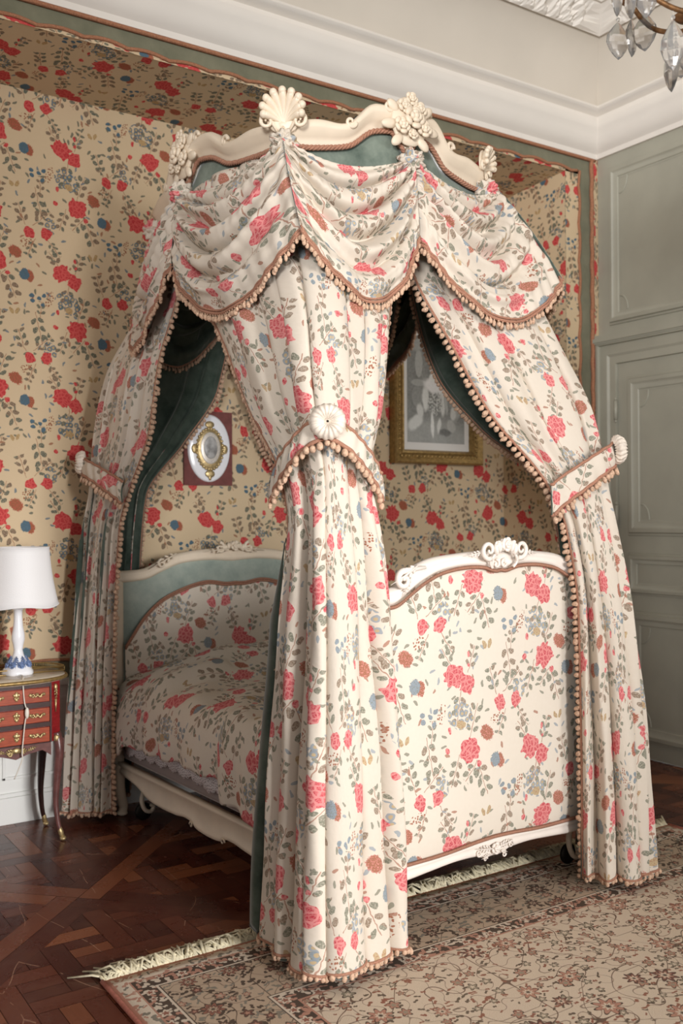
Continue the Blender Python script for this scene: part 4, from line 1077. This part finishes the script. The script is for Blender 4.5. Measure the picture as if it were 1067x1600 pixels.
    for e in paths:
        ctr = np.array([cx_, cy_, 0])
        inner = P[8:, 12] if e is paths[0] and fringeA else P[8:, -13]
        mb.tube(e+np.array([0, 0, 0]), .0060, 6)
        q0 = resample(e, .026); dirs = e-inner; dd = np.r_[0, np.cumsum(np.linalg.norm(np.diff(e, axis=0), axis=1))]
        for n_, q in enumerate(q0):
            i_ = int(np.argmin(np.linalg.norm(e-q, axis=1))); dv = dirs[i_]/(np.linalg.norm(dirs[i_])+1e-9)+np.array([0, 0, -.75]); dv /= np.linalg.norm(dv)
            fringe(mbb, [q, q+np.array([0, 0, .001])], down=dv, step=1, ln=.025, r=.0102)
    mb.tube(bot+np.array([0, 0, .010]), .005, 6)
    fringe(mbb, bot[::2]+np.array([0, 0, .012]), down=(0, 0, -.6), step=.021, ln=.022, r=.0095, gap=.003)
    lb(mb, 'braid', M['braid']); lb(mbb, 'bobble_fringe', M['bobble'])
    if tie:
        # sash round the bundle, high at the corner, low at the two edges
        kt = int(np.argmin(np.abs(zr-1.62))); ctrl = cps[kt].reshape(5, 2)
        c_ = spline(ctrl, 30); d = np.r_[0, np.cumsum(np.linalg.norm(np.diff(c_, axis=0), axis=1))]
        n1 = 90; u = np.linspace(-.06, 1.06, n1); uc = np.clip(u, 0, 1); qh = d[60]; q_ = np.where(uc < .5, uc*2*qh, qh+(uc-.5)*2*(d[-1]-qh))
        x = np.interp(q_, d, c_[:, 0]); y = np.interp(q_, d, c_[:, 1])
        x = np.convolve(np.pad(x, 5, 'edge'), np.ones(11)/11, 'valid'); y = np.convolve(np.pad(y, 5, 'edge'), np.ones(11)/11, 'valid')
        tx = np.gradient(x); ty = np.gradient(y); ln = np.hypot(tx, ty)+1e-9; nx, ny = ty/ln, -tx/ln
        sgn = 1 if (nx[45]*(x[45]-cx_)+ny[45]*(y[45]-cy_)) > 0 else -1; nx *= sgn; ny *= sgn
        zt = tie[0]+(tie[1]-tie[0])*np.abs(2*uc-1)**1.15
        Pt = np.zeros((n1, 9, 3)); Ut = np.zeros((n1, 9, 2)); wd = tie[2]
        for a in range(n1):
            w_ = wd*(1-.25*(1-abs(2*uc[a]-1)))
            for b_ in range(9):
                f = b_/8; o_ = am[kt]*1.15+.020+.010*math.sin(PI*f)+.003*math.sin(a*.9+f*3)+.015*max(0, f-.5)
                zq = zt[a]+w_*(.5-f)
                Pt[a, b_] = (x[a]+nx[a]*o_, y[a]+ny[a]*o_, zq); Ut[a, b_] = (u[a]*.62+uoff, zq+.17)
        if wall_y is not None: Pt[..., 1] = np.minimum(Pt[..., 1], wall_y-.002)
        e1 = Pt[46, 4]-Pt[45, 4]; e2 = Pt[45, 5]-Pt[45, 4]; ow = np.array([nx[45], ny[45], 0])
        mb = MB(); mb.grid(Pt, Ut, flip=facing_in(Pt))
        tb = lb(mb, 'tieback', [M['curtain_fabric'], M['lining']], solid=.006)
        mb = MB(); mb.tube(Pt[:, 0], .0065, 6); mb.tube(Pt[:, -1], .0075, 6); lb(mb, 'braid', M['braid'], tb)
        mb = MB(); fringe(mb, Pt[:, -1], down=(ow[0]*.3, ow[1]*.3, -1), step=.023, ln=.028, r=.0105); lb(mb, 'bobble_fringe', M['bobble'], tb)
        # pleated rosette
        rc = np.array([x[45]+nx[45]*(am[kt]+.042), y[45]+ny[45]*(am[kt]+.042), tie[0]+.015]); a_, n_ = frame3((nx[45]+tie[3][0], ny[45]+tie[3][1], .1)); up = np.cross(n_, a_)
        mb = MB(); nu = 120; R_ = []; RU = []
        for rad, h in ((.004, .010), (.012, .006), (.022, .020), (.036, .026), (.050, .018), (.060, .002), (.056, -.012), (.03, -.02)):
            row = []; ru = []
            for a in range(nu):
                th = 2*PI*a/nu; h2 = h+.0035*math.sin(18*th+rad*60)*(rad > .01); r2 = rad*(1+.03*math.sin(18*th+1))
                row.append(rc+(a_*math.cos(th)+up*math.sin(th))*r2+n_*h2); ru.append((th*.055+.12, rad+.05))
            R_.append(row); RU.append(ru)
        mb.grid(np.array(R_), np.array(RU), closev=True); lb(mb, 'rosette', M['rosette_silk'], tb, fixn=True)
    return P
M['rosette_silk'] = simple('rosette_silk', C(226, 214, 200), .6, noise=.18, nscale=30)
near = [(2.93, (1.82, 3.92), (1.93, 3.30), (2.40, 3.22)), (2.70, (1.81, 3.90), (1.89, 3.19), (2.40, 3.20)), (2.50, (1.79, 3.80), (1.85, 3.07), (2.32, 3.12)),
        (2.20, (1.76, 3.50), (1.785, 2.89), (2.19, 2.98)), (1.90, (1.74, 3.24), (1.735, 2.77), (2.07, 2.87)), (1.62, (1.68, 2.90), (1.72, 2.69), (1.93, 2.74)),
        (1.45, (1.665, 2.83), (1.70, 2.66), (1.94, 2.72)), (1.1, (1.65, 2.86), (1.69, 2.63), (1.96, 2.70)), (.6, (1.63, 2.90), (1.67, 2.60), (1.99, 2.69)), (.03, (1.625, 2.96), (1.66, 2.58), (2.02, 2.70))]
curtain('floral curtain at the near left corner of the bed, falling in front of the footboard', near, 1.6, 7.5, [.056, .052, .042, .022, .024, .020, .012],
        tie=(1.79, 1.60, .095, (0, 0)), seed=3, uoff=.10, lining_strip=True)
right = [(2.93, (3.02, 3.93), (2.89, 3.30), (2.40, 3.22)), (2.70, (3.02, 3.92), (2.93, 3.19), (2.41, 3.20)), (2.50, (3.03, 3.88), (3.00, 3.08), (2.44, 3.16)),
         (2.20, (3.05, 3.76), (3.055, 2.93), (2.54, 3.04)), (1.90, (3.08, 3.46), (3.10, 2.80), (2.64, 2.91)), (1.62, (3.10, 3.06), (3.09, 2.72), (2.80, 2.76)),
         (1.45, (3.13, 3.03), (3.10, 2.69), (2.88, 2.735)), (1.1, (3.19, 3.02), (3.13, 2.65), (2.92, 2.71)), (.6, (3.24, 3.03), (3.16, 2.61), (2.93, 2.71)), (.03, (3.26, 3.05), (3.18, 2.59), (2.94, 2.72))]
curtain('floral curtain at the right corner of the footboard, tied back near the door', right, 1.5, 8, [.044, .040, .030, .016, .017, .014, .010],
        tie=(1.75, 1.56, .12, (.8, -.1)), seed=5, uoff=.03)
left = [(2.93, (1.82, 3.98), (1.95, 4.48), (2.42, 4.57)), (2.70, (1.82, 4.0), (1.92, 4.54), (2.42, 4.66)), (2.50, (1.81, 4.06), (1.85, 4.62), (2.42, 4.74)),
        (2.20, (1.76, 4.16), (1.72, 4.69), (2.38, 4.80)), (1.90, (1.73, 4.20), (1.665, 4.72), (2.19, 4.83)), (1.62, (1.70, 4.38), (1.635, 4.73), (1.98, 4.85)),
        (1.45, (1.685, 4.47), (1.61, 4.73), (1.96, 4.86)), (1.1, (1.69, 4.54), (1.58, 4.73), (1.94, 4.865)), (.6, (1.69, 4.58), (1.545, 4.73), (1.92, 4.87)), (.03, (1.69, 4.60), (1.51, 4.73), (1.88, 4.87))]
curtain('floral curtain behind the bedside table, tied back at the left of the headboard', left, 1.5, 9, [.030, .026, .020, .013, .014, .012, .010],
        tie=(1.76, 1.62, .10, (-1, .2)), seed=9, uoff=.25, wall_y=4.893, bulge=.35)
far = [(2.93, (3.02, 3.98), (2.92, 4.48), (2.42, 4.57)), (2.70, (3.02, 4.0), (2.96, 4.56), (2.42, 4.66)), (2.50, (3.04, 4.08), (3.04, 4.68), (2.46, 4.76)),
       (2.20, (3.08, 4.30), (3.10, 4.76), (2.55, 4.82)), (1.90, (3.11, 4.42), (3.13, 4.80), (2.68, 4.86)), (1.62, (3.13, 4.55), (3.16, 4.82), (2.86, 4.88)),
       (1.45, (3.16, 4.55), (3.18, 4.82), (2.9, 4.885)), (1.1, (3.2, 4.56), (3.22, 4.82), (2.9, 4.885)), (.6, (3.22, 4.58), (3.25, 4.82), (2.9, 4.89)), (.03, (3.24, 4.6), (3.27, 4.82), (2.9, 4.89))]
curtain('floral curtain at the far right corner of the headboard, mostly out of sight', far, 1.4, 11, [.016, .014, .010, .008, .012, .012, .010],
        tie=(1.76, 1.62, .10, (1, .2)), seed=12, uoff=.4, wall_y=4.893)

# ================================================================ PICTURES ON THE BACK WALL
def picture():
    x0, x1, z0, z1 = 3.612, 4.338, 1.832, 2.775; cx, cz = (x0+x1)/2, (z0+z1)/2
    t0 = thing('framed_engraving', 'gilt framed grey engraving of a robed standing figure on the back wall', 'picture', (cx, YB-.005, cz))
    ex, ey, n = (1, 0, 0), (0, 0, 1), (0, -1, 0); hw, hh = (x1-x0)/2, (z1-z0)/2
    mb = MB(); rect_frame(mb, (0, 0, 0), ex, ey, n, -hw, hw, -hh, hh, [(0, 0), (0, .055), (.010, .066), (.022, .062), (.036, .046), (.058, .040), (.066, .050), (.076, .052), (.084, .036), (.090, .012), (.090, .0)])
    mb.build('frame', M['gilt_wood'], t0, smooth=True, angle=.6, fixn=True)
    mb = MB()
    per = [(-hw+.046, -hh+.046), (hw-.046, -hh+.046), (hw-.046, hh-.046), (-hw+.046, hh-.046)]
    for i in range(4):
        a = np.array(per[i]); b_ = np.array(per[(i+1) % 4]); L = np.linalg.norm(b_-a); k = int(L/.030)
        for j in range(k):
            p = a+(b_-a)*(j+.5)/k; mb.ball((p[0], -.044, p[1]), (.011, .007, .011), 7, 5)
    mb.build('frame_beading', M['gilt_wood'], t0)
    mb = MB(); mb.box((0, -.012, 0), ((hw-.06)*2, .004, (hh-.06)*2)); mb.build('mat_board', simple('mat_board', C(226, 224, 220), .7), t0, smooth=False)
    m, t, b = new_mat('engraving'); uv = t.node('ShaderNodeTexCoord').outputs['UV']
    nz = t.noise(uv, 5, 5, .65); fn = t.noise(uv, 40, 3)
    p = t.v('ADD', uv, t.v('MULTIPLY_ADD', t.noise(uv, 7, 3, out=1), (.07, .07, 0), (-.035, -.035, 0)))
    G = lambda v: C(min(250, v*1.18+6), min(250, v*1.18+9), min(250, v*1.18+5))
    q = t.sep(uv)
    def blot(c, e, g, lo=.7, hi=1.15, k=1.0):
        f = t.node('ShaderNodeMapRange', {0: e, 1: lo, 2: hi, 3: k, 4: 0.0}, interpolation_type='SMOOTHSTEP').outputs[0]
        return t.mix(f, c, g)
    col = t.ramp(nz, [(.3, G(70)), (.7, G(112))])
    col = blot(col, t.ell(uv, .5, -.05, .8, .30), t.mix(nz, G(150), G(92)))
    col = blot(col, t.ell(uv, .20, .74, .070, .14), G(142), .85, 1.0); col = blot(col, t.ell(uv, .19, .56, .13, .035), G(134), .85, 1.0)
    col = blot(col, t.ell(uv, .17, .43, .10, .11), G(112), .85, 1.0)
    col = blot(col, t.ell(p, .22, .93, .16, .06, .4), G(130))
    col = blot(col, t.ell(p, .86, .56, .10, .22, -.5), G(148)); col = blot(col, t.ell(p, .92, .40, .07, .20, -.5), G(136))
    col = blot(col, t.ell(p, .14, .19, .15, .07, .4), G(182)); col = blot(col, t.ell(p, .22, .30, .06, .08, .2), G(178))
    col = blot(col, t.ell(p, .80, .29, .055, .07, 0), G(176)); col = blot(col, t.ell(p, .76, .17, .09, .06, -.3), G(150))
    col = blot(col, t.ell(p, .66, .10, .12, .035), G(66))
    col = blot(col, t.ell(p, .31, .42, .055, .13, .05), G(190)); col = blot(col, t.ell(p, .60, .42, .05, .16, .1), G(186)); col = blot(col, t.ell(p, .68, .38, .03, .10, .1), G(150))
    col = blot(col, t.ell(p, .47, .38, .13, .13, 0), t.mix(t.m('GREATER_THAN', fn, .5), G(84), G(172)))
    col = blot(col, t.ell(p, .46, .545, .19, .075, -.15), G(208)); col = blot(col, t.ell(p, .69, .54, .055, .035, -.5), G(190))
    col = blot(col, t.ell(p, .47, .62, .09, .05), G(204)); col = blot(col, t.ell(uv, .425, .705, .042, .048), G(206), .8, 1.05)
    col = blot(col, t.ell(p, .43, .17, .035, .12, .12), G(196)); col = blot(col, t.ell(p, .55, .17, .032, .08, -.25), G(186))
    col = t.mix(.22, col, t.mix(fn, G(60), G(210)))
    t.l.new(col, b.inputs['Base Color']); b.inputs['Roughness'].default_value = .6
    mb = MB(); w2, h2 = .235, .345
    mb.add([(-w2, -.0155, -h2+.01), (w2, -.0155, -h2+.01), (w2, -.0155, h2), (-w2, -.0155, h2)], [(0, 1, 2, 3)], [(0, 0), (1, 0), (1, 1), (0, 1)])
    mb.build('print', m, t0, smooth=False)
picture()
def medallion():
    x0, x1, z0, z1 = 2.212, 2.505, 1.676, 2.086; cx, cz = (x0+x1)/2, (z0+z1)/2
    t0 = thing('mounted_medallion', 'white oval medallion with gilt mounted miniature on a burgundy velvet board', 'wall ornament', (cx, YB-.002, cz))
    mb = MB(); mb.box((0, -.009, 0), (x1-x0, .018, z1-z0)); mb.build('velvet_board', M['velvet_mount'], t0, smooth=False, bevel=.003)
    def oval(rx, rz, y, h, name, mat, par=t0, cz_=0):
        mb = MB(); k = 48
        R_ = [[(rx*f*math.cos(a), y-hh*h, cz_+rz*f*math.sin(a)) for a in np.linspace(0, 2*PI, k, endpoint=False)] for f, hh in ((1, 0), (1, .6), (.94, 1), (.5, 1), (.02, 1))]
        mb.grid(np.array(R_), closev=True); return mb.build(name, mat, par, fixn=True)
    oval(.128, .186, -.018, .012, 'white_oval', M['porcelain'])
    g = oval(.078, .112, -.030, .012, 'gilt_mount', M['gilt'], cz_=-.005)
    mb = MB()
    for a in np.linspace(0, 2*PI, 30, endpoint=False): mb.ball((.078*math.cos(a), -.036, -.005+.112*math.sin(a)), .010, 6, 5)
    for sx, sz in ((1, 0), (-1, 0)): mb.ell((sx*.092, -.034, -.005), np.array([[.018, 0, 0], [0, .006, 0], [0, 0, .026]]), 8, 6)
    mb.ell((0, -.034, -.142), np.array([[.030, 0, 0], [0, .006, 0], [0, 0, .022]]), 10, 6); mb.ell((0, -.034, -.162), np.diag([.010, .006, .016]), 8, 6)
    mb.ell((0, -.034, .130), np.diag([.028, .006, .020]), 10, 6)
    mb.build('gilt_ornament', M['gilt'], t0)
    oval(.060, .088, -.040, .005, 'silver_ring', simple('pearl_ring', C(214, 206, 196), .35, metal=.2, noise=.15, nscale=120), cz_=0)
    oval(.040, .062, -.045, .004, 'miniature', simple('miniature_paint', C(160, 158, 156), .4, noise=.45, nscale=30), cz_=.002)
medallion()

# ================================================================ BEDSIDE TABLE
TX, TY = 1.20, 4.50
table = thing('bedside_table', 'small red wood bedside table with three drawers and gilt mounts', 'side table', (TX, TY, 0))
m, t, b = new_mat('red_veneer'); ob = t.node('ShaderNodeTexCoord').outputs['Object']
g = t.noise(t.node('ShaderNodeMapping', {'Vector': ob, 'Rotation': (0, .75, 0), 'Scale': (6, 6, 60)}).outputs[0], 4, 3, .6)
t.l.new(t.ramp(g, [(.3, C(138, 56, 34)), (.7, C(176, 82, 50))]), b.inputs['Base Color']); b.inputs['Roughness'].default_value = .28
M['red_veneer'] = m
m, t, b = new_mat('red_side_veneer'); ob = t.node('ShaderNodeTexCoord').outputs['Object']
g = t.noise(t.v('MULTIPLY', ob, (8, 8, 40)), 4, 3, .6)
t.l.new(t.ramp(g, [(.3, C(120, 24, 28)), (.7, C(158, 38, 40))]), b.inputs['Base Color']); b.inputs['Roughness'].default_value = .25
M['red_side'] = m
# plan outline (front flat, canted corners), y from 0 (front) back to .30
outl = [(-.155, 0), (.155, 0), (.215, .04), (.235, .16), (.225, .30), (-.225, .30), (-.235, .16), (-.215, .04)]
def prism(mb, pts, z0, z1, mi=0): mb.poly([(x, y, z0) for x, y in pts][::-1], z1-z0, (0, 0, 1), mi)
mb = MB(); prism(mb, outl, .465, .742); mb.build('body', M['red_side'], table, smooth=False, bevel=.003, fixn=True)
mb = MB(); ap = [(-.16, .47), (-.16, .405), (-.12, .435), (-.06, .425), (0, .405), (.06, .425), (.12, .435), (.16, .405), (.16, .47)]
mb.poly([(x, -.003, z) for x, z in ap], .015, (0, 1, 0)); 
sd = [(.0, .47), (.0, .41), (.05, .44), (.12, .43), (.20, .45), (.27, .41), (.27, .47)]
for s_ in (-1, 1): mb.poly([(s_*(.219+.01*math.sin(PI*y/.27)), .03+y, z) for y, z in sd], .012, (s_, 0, 0))
mb.build('apron', M['purple_wood'], table, smooth=False, fixn=True)
mb = MB()
for z0, z1 in ((.724, .742), (.632, .655), (.542, .562), (.466, .470)): mb.box((0, -.004, (z0+z1)/2), (.315, .010, z1-z0))
for x in (-.157, .157): mb.box((x, -.005, .605), (.008, .012, .272))
mb.build('banding', M['dark_wood'], table, smooth=False)
def handle(mb, x, z, s=1):
    pts = [(x-.030*s, -.022, z-.004), (x-.020*s, -.026, z+.008), (x-.010*s, -.028, z-.004), (x, -.028, z+.004), (x+.010*s, -.028, z-.006), (x+.020*s, -.026, z+.006), (x+.032*s, -.022, z)]
    mb.tube(spline(pts, 5), .0035, 6)
    for dx in (-.030, 0, .030): mb.ell((x+dx, -.018, z+.004), np.diag([.010, .007, .008]), 7, 5)
    for dx in (-.018, .018): mb.ell((x+dx, -.018, z-.005), np.diag([.008, .005, .005]), 6, 4)
for z0, z1 in ((.656, .723), (.563, .631), (.471, .541)):
    mb = MB(); mb.box((0, -.006, (z0+z1)/2), (.300, .016, z1-z0-.004)); d = mb.build('drawer', M['red_veneer'], table, smooth=False, bevel=.002)
    zc_ = (z0+z1)/2
    for x in (-.092, .092):
        mb = MB(); handle(mb, x, zc_); mb.build('handle', M['gilt'], d)
    mb = MB()
    for dx, dz, r in ((0, .010, .012), (0, -.010, .009), (-.010, .010, .007), (.010, .010, .007), (-.007, -.004, .006), (.007, -.004, .006), (0, .020, .006)): mb.ell((dx, -.018, zc_+dz), np.diag([r, .006, r]), 7, 5)
    mb.build('escutcheon', M['gilt'], d)
mb = MB()
mb.ell((0, -.012, .448), np.diag([.020, .010, .014]), 8, 6)
for s_ in (-1, 1):
    leaf_carving(mb, (s_*.005, -.008, .447), (s_*.060, -.008, .440), .022); leaf_carving(mb, (s_*.05, -.006, .442), (s_*.100, -.006, .457), .014); scroll(mb, (s_*.03, -.012, .436), .010, 1, 0, hand=s_, w0=.35)
mb.build('apron_mount', M['gilt'], table)
for s_ in (-1, 1):
    mb = MB(); n_ = (s_*.55, -.83, 0); c_ = lambda z: (s_*.185+n_[0]*.004, .018+n_[1]*.004, z)
    leaf_carving(mb, c_(.725), c_(.64), .018, n=n_); mb.ell(c_(.715), np.diag([.010, .008, .016]), 7, 5); mb.tube([c_(.66), c_(.60)], [.006, .002], 6)
    mb.build('corner_mount', M['gilt'], table); mb = MB()
    mb.ell((s_*.190, .012, .478), np.diag([.016, .012, .018]), 8, 6); leaf_carving(mb, (s_*.192, .008, .47), (s_*.196, .008, .33), .014, n=n_)
    mb.build('corner_mount', M['gilt'], table)
mb = MB(); k = 56; top = []
for rr_, z in ((.96, .742), (1.0, .745), (1.0, .764), (.985, .768), (.5, .768), (.01, .768)):
    top.append([(.262*rr_*math.copysign(abs(math.cos(a))**.8, math.cos(a)), .150+.185*rr_*math.copysign(abs(math.sin(a))**.8, math.sin(a)), z) for a in np.linspace(0, 2*PI, k, endpoint=False)])
mb.grid(np.array(top), closev=True); mb.build('marble_top', M['marble'], table, fixn=True)
mb = MB(); g1 = [(.266*math.copysign(abs(math.cos(a))**.8, math.cos(a)), .150+.189*math.copysign(abs(math.sin(a))**.8, math.sin(a))) for a in np.linspace(0, 2*PI, 120, endpoint=False)]
mb.tube([(x, y, .756) for x, y in g1], .009, 8, closed=True)
rear = [(x, y) for x, y in g1 if y > .13 or x > .2]
rear = [(x, y) for x, y in g1]; 
sel = [i for i, (x, y) in enumerate(g1) if y > .12]
ring = [g1[i] for i in sel]
mb.tube([(x, y, .792) for x, y in ring], .0035, 6); mb.tube([(x, y, .772) for x, y in ring], .0035, 6)
for x, y in ring: mb.tube([(x, y, .772), (x, y, .792)], .0022, 5)
mb.build('gallery', M['gilt_wood'], table)
for sx, sy in ((-1, 0), (1, 0), (-1, 1), (1, 1)):
    y0 = .03 if sy == 0 else .27; mb = MB()
    o_ = -.02 if sy == 0 else .006
    pts = spline([(sx*.195, y0, .50), (sx*.203, y0+o_*.6, .42), (sx*.196, y0+o_*.2, .30), (sx*.190, y0, .18), (sx*.198, y0+o_*.5, .08), (sx*.212, y0+o_, .022)], 8)
    mb.tube(pts, np.interp(np.linspace(0, 1, len(pts)), [0, .2, .6, .92, 1], [.022, .024, .014, .010, .010]), 8)
    lg = mb.build('leg', M['purple_wood'] if sy == 0 else M['dark_wood'], table)
    mb = MB(); mb.tube([(sx*.201, y0+o_*.6, .075), (sx*.206, y0+o_*.8, .045), (sx*.214, y0+o_, .014)], [.006, .012, .012], 8); mb.ell((sx*.215, y0+o_-.006, .011), np.diag([.015, .017, .011]), 8, 6)
    mb.build('sabot', M['gilt'], lg)

# ================================================================ LAMP
LX, LY = 1.255, 4.655
lamp = thing('table_lamp', 'white porcelain lamp with a pale shade standing on the bedside table', 'lamp', (LX, LY, .768))
mb = MB()
for _ in (0,):
    prof = [(0, 0), (.068, 0), (.072, .006), (.070, .018), (.062, .030), (.050, .045), (.040, .065), (.030, .080), (.024, .095), (.020, .115), (.024, .14), (.030, .165), (.029, .19), (.022, .225), (.019, .27), (.020, .30), (.030, .312), (.042, .322), (.036, .330), (.0, .332)]
mb.lathe(prof, k=36, wob=lambda a, z: .05*math.sin(5*a)*(z < .06)); mb.build('lamp_base', M['porcelain'], lamp, fixn=True)
mb = MB()
for k in range(8):
    a = k*2*PI/8; c_ = (.050*math.cos(a), .050*math.sin(a), .048); rose_carving(mb, c_, .017, (math.cos(a), math.sin(a), .6))
    leaf_carving(mb, (.030*math.cos(a+.3), .030*math.sin(a+.3), .085), (.060*math.cos(a+.3), .060*math.sin(a+.3), .035), .016, n=(math.cos(a+.3), math.sin(a+.3), .5))
mb.build('porcelain_flowers', M['porcelain_blue'], lamp)
mb = MB(); k = 60; R_ = []
for z in np.linspace(0, 1, 10):
    rad = .178-.040*z+.006*math.sin(PI*z)*-1; zz_ = .322+.272*z; row = []
    for a in np.linspace(0, 2*PI, k, endpoint=False):
        sq = 1+.035*math.cos(4*a+.6); row.append((rad*sq*math.cos(a), rad*sq*math.sin(a), zz_+.006*math.cos(4*a+.6)*(1-z)))
    R_.append(row)
mb.grid(np.array(R_), closev=True); mb.build('lamp_shade', M['shade'], lamp, solid=.003, fixn=True)
for r_ in (R_[0], R_[-1]):
    mb = MB(); mb.tube(r_, .0035, 6, closed=True); mb.build('shade_trim', M['shade'], lamp)
mb = MB(); pts = spline([(.0, -.06, .004), (-.02, -.15, .008), (-.025, -.168, -.02), (-.022, -.180, -.10), (-.012, -.184, -.145), (-.022, -.184, -.20), (-.034, -.184, -.32), (-.035, -.185, -.36), (-.06, -.15, -.45)], 8)
mb.tube(pts, .0028, 6); wr_ = mb.build('power_cord', M['wire'], lamp)
mb = MB(); mb.ell((-.013, -.188, -.150), np.diag([.010, .009, .026]), 10, 8); mb.build('cord_switch', M['wire'], wr_)

# ================================================================ CHANDELIER (its lower left part shows at the top right)
HX, HY, HZ = 2.62, 1.78, 3.10
ch = thing('chandelier', 'crystal chandelier with glass pendants at the top right of the room', 'chandelier', (HX, HY, HZ))
glass, t, b = new_mat('crystal'); b.inputs['Base Color'].default_value = (.93, .91, .88, 1); b.inputs['Roughness'].default_value = .08; b.inputs['Transmission Weight'].default_value = .85; b.inputs['IOR'].default_value = 1.45
M['bronze'] = simple('aged_bronze', C(128, 94, 62), .45, metal=.7, noise=.4, nscale=60)
mb = MB(); mb.lathe([(0, -.16), (.02, -.15), (.035, -.12), (.02, -.09), (.03, -.04), (.06, -.02), (.03, 0), (.016, .08), (.03, .14), (.014, .2), (.012, 1.32)], k=20); mb.build('stem', M['bronze'], ch, fixn=True)
for a_i in range(8):
    a = a_i*PI/4+.30; d = np.array((math.cos(a), math.sin(a), 0)); mb = MB()
    pts = spline([d*.03+np.array((0, 0, -.02)), d*.14+np.array((0, 0, -.09)), d*.26+np.array((0, 0, -.05)), d*.33+np.array((0, 0, .05))], 8); mb.tube(pts, .008, 7)
    arm = mb.build('arm', M['bronze'], ch)
    mb = MB(); mb.lathe([(.006, 0), (.030, .008), (.046, .022), (.040, .026), (.01, .016), (.012, .05), (.0, .05)], c=tuple(d*.33+np.array((0, 0, .05))), k=14, wob=lambda t_, z: .1*math.sin(7*t_)); mb.build('drip_pan', M['bronze'], arm, fixn=True)
    mb = MB(); mb.tube([d*.33+np.array((0, 0, .10)), d*.33+np.array((0, 0, .20))], .011, 10); mb.build('candle', M['porcelain'], arm)
    for kk, (rr_, dz) in enumerate(((.33, .045), (.375, .05), (.285, .05), (.20, -.075))):
        p0 = d*rr_+np.array((0, 0, dz)); nn = np.array((-d[1], d[0], 0)); mb = MB()
        mb.tube([p0, p0+np.array((0, 0, -.03))], .0015, 4); mb.ball(p0+np.array((0, 0, -.035)), .007, 6, 4)
        h_ = .12 if kk < 3 else .15; w_ = .040 if kk < 3 else .036; c_ = p0+np.array((0, 0, -.045)); R2 = []
        ax1 = nn*math.cos(kk*.7)+d*math.sin(kk*.7); ax2 = np.cross(ax1, [0, 0, 1.])
        for f, wf in ((0, .12), (.15, .5), (.35, .92), (.55, 1.0), (.75, .75), (.9, .4), (1, .05)):
            R2.append([c_+np.array((0, 0, -h_*f))+ax1*w_*wf*math.cos(u)*(1+.05*math.cos(9*u))+ax2*w_*.34*wf*math.sin(u) for u in np.linspace(0, 2*PI, 12, endpoint=False)])
        mb.grid(np.array(R2), closev=True); mb.build('crystal_pendant', glass, ch, smooth=False, fixn=True)
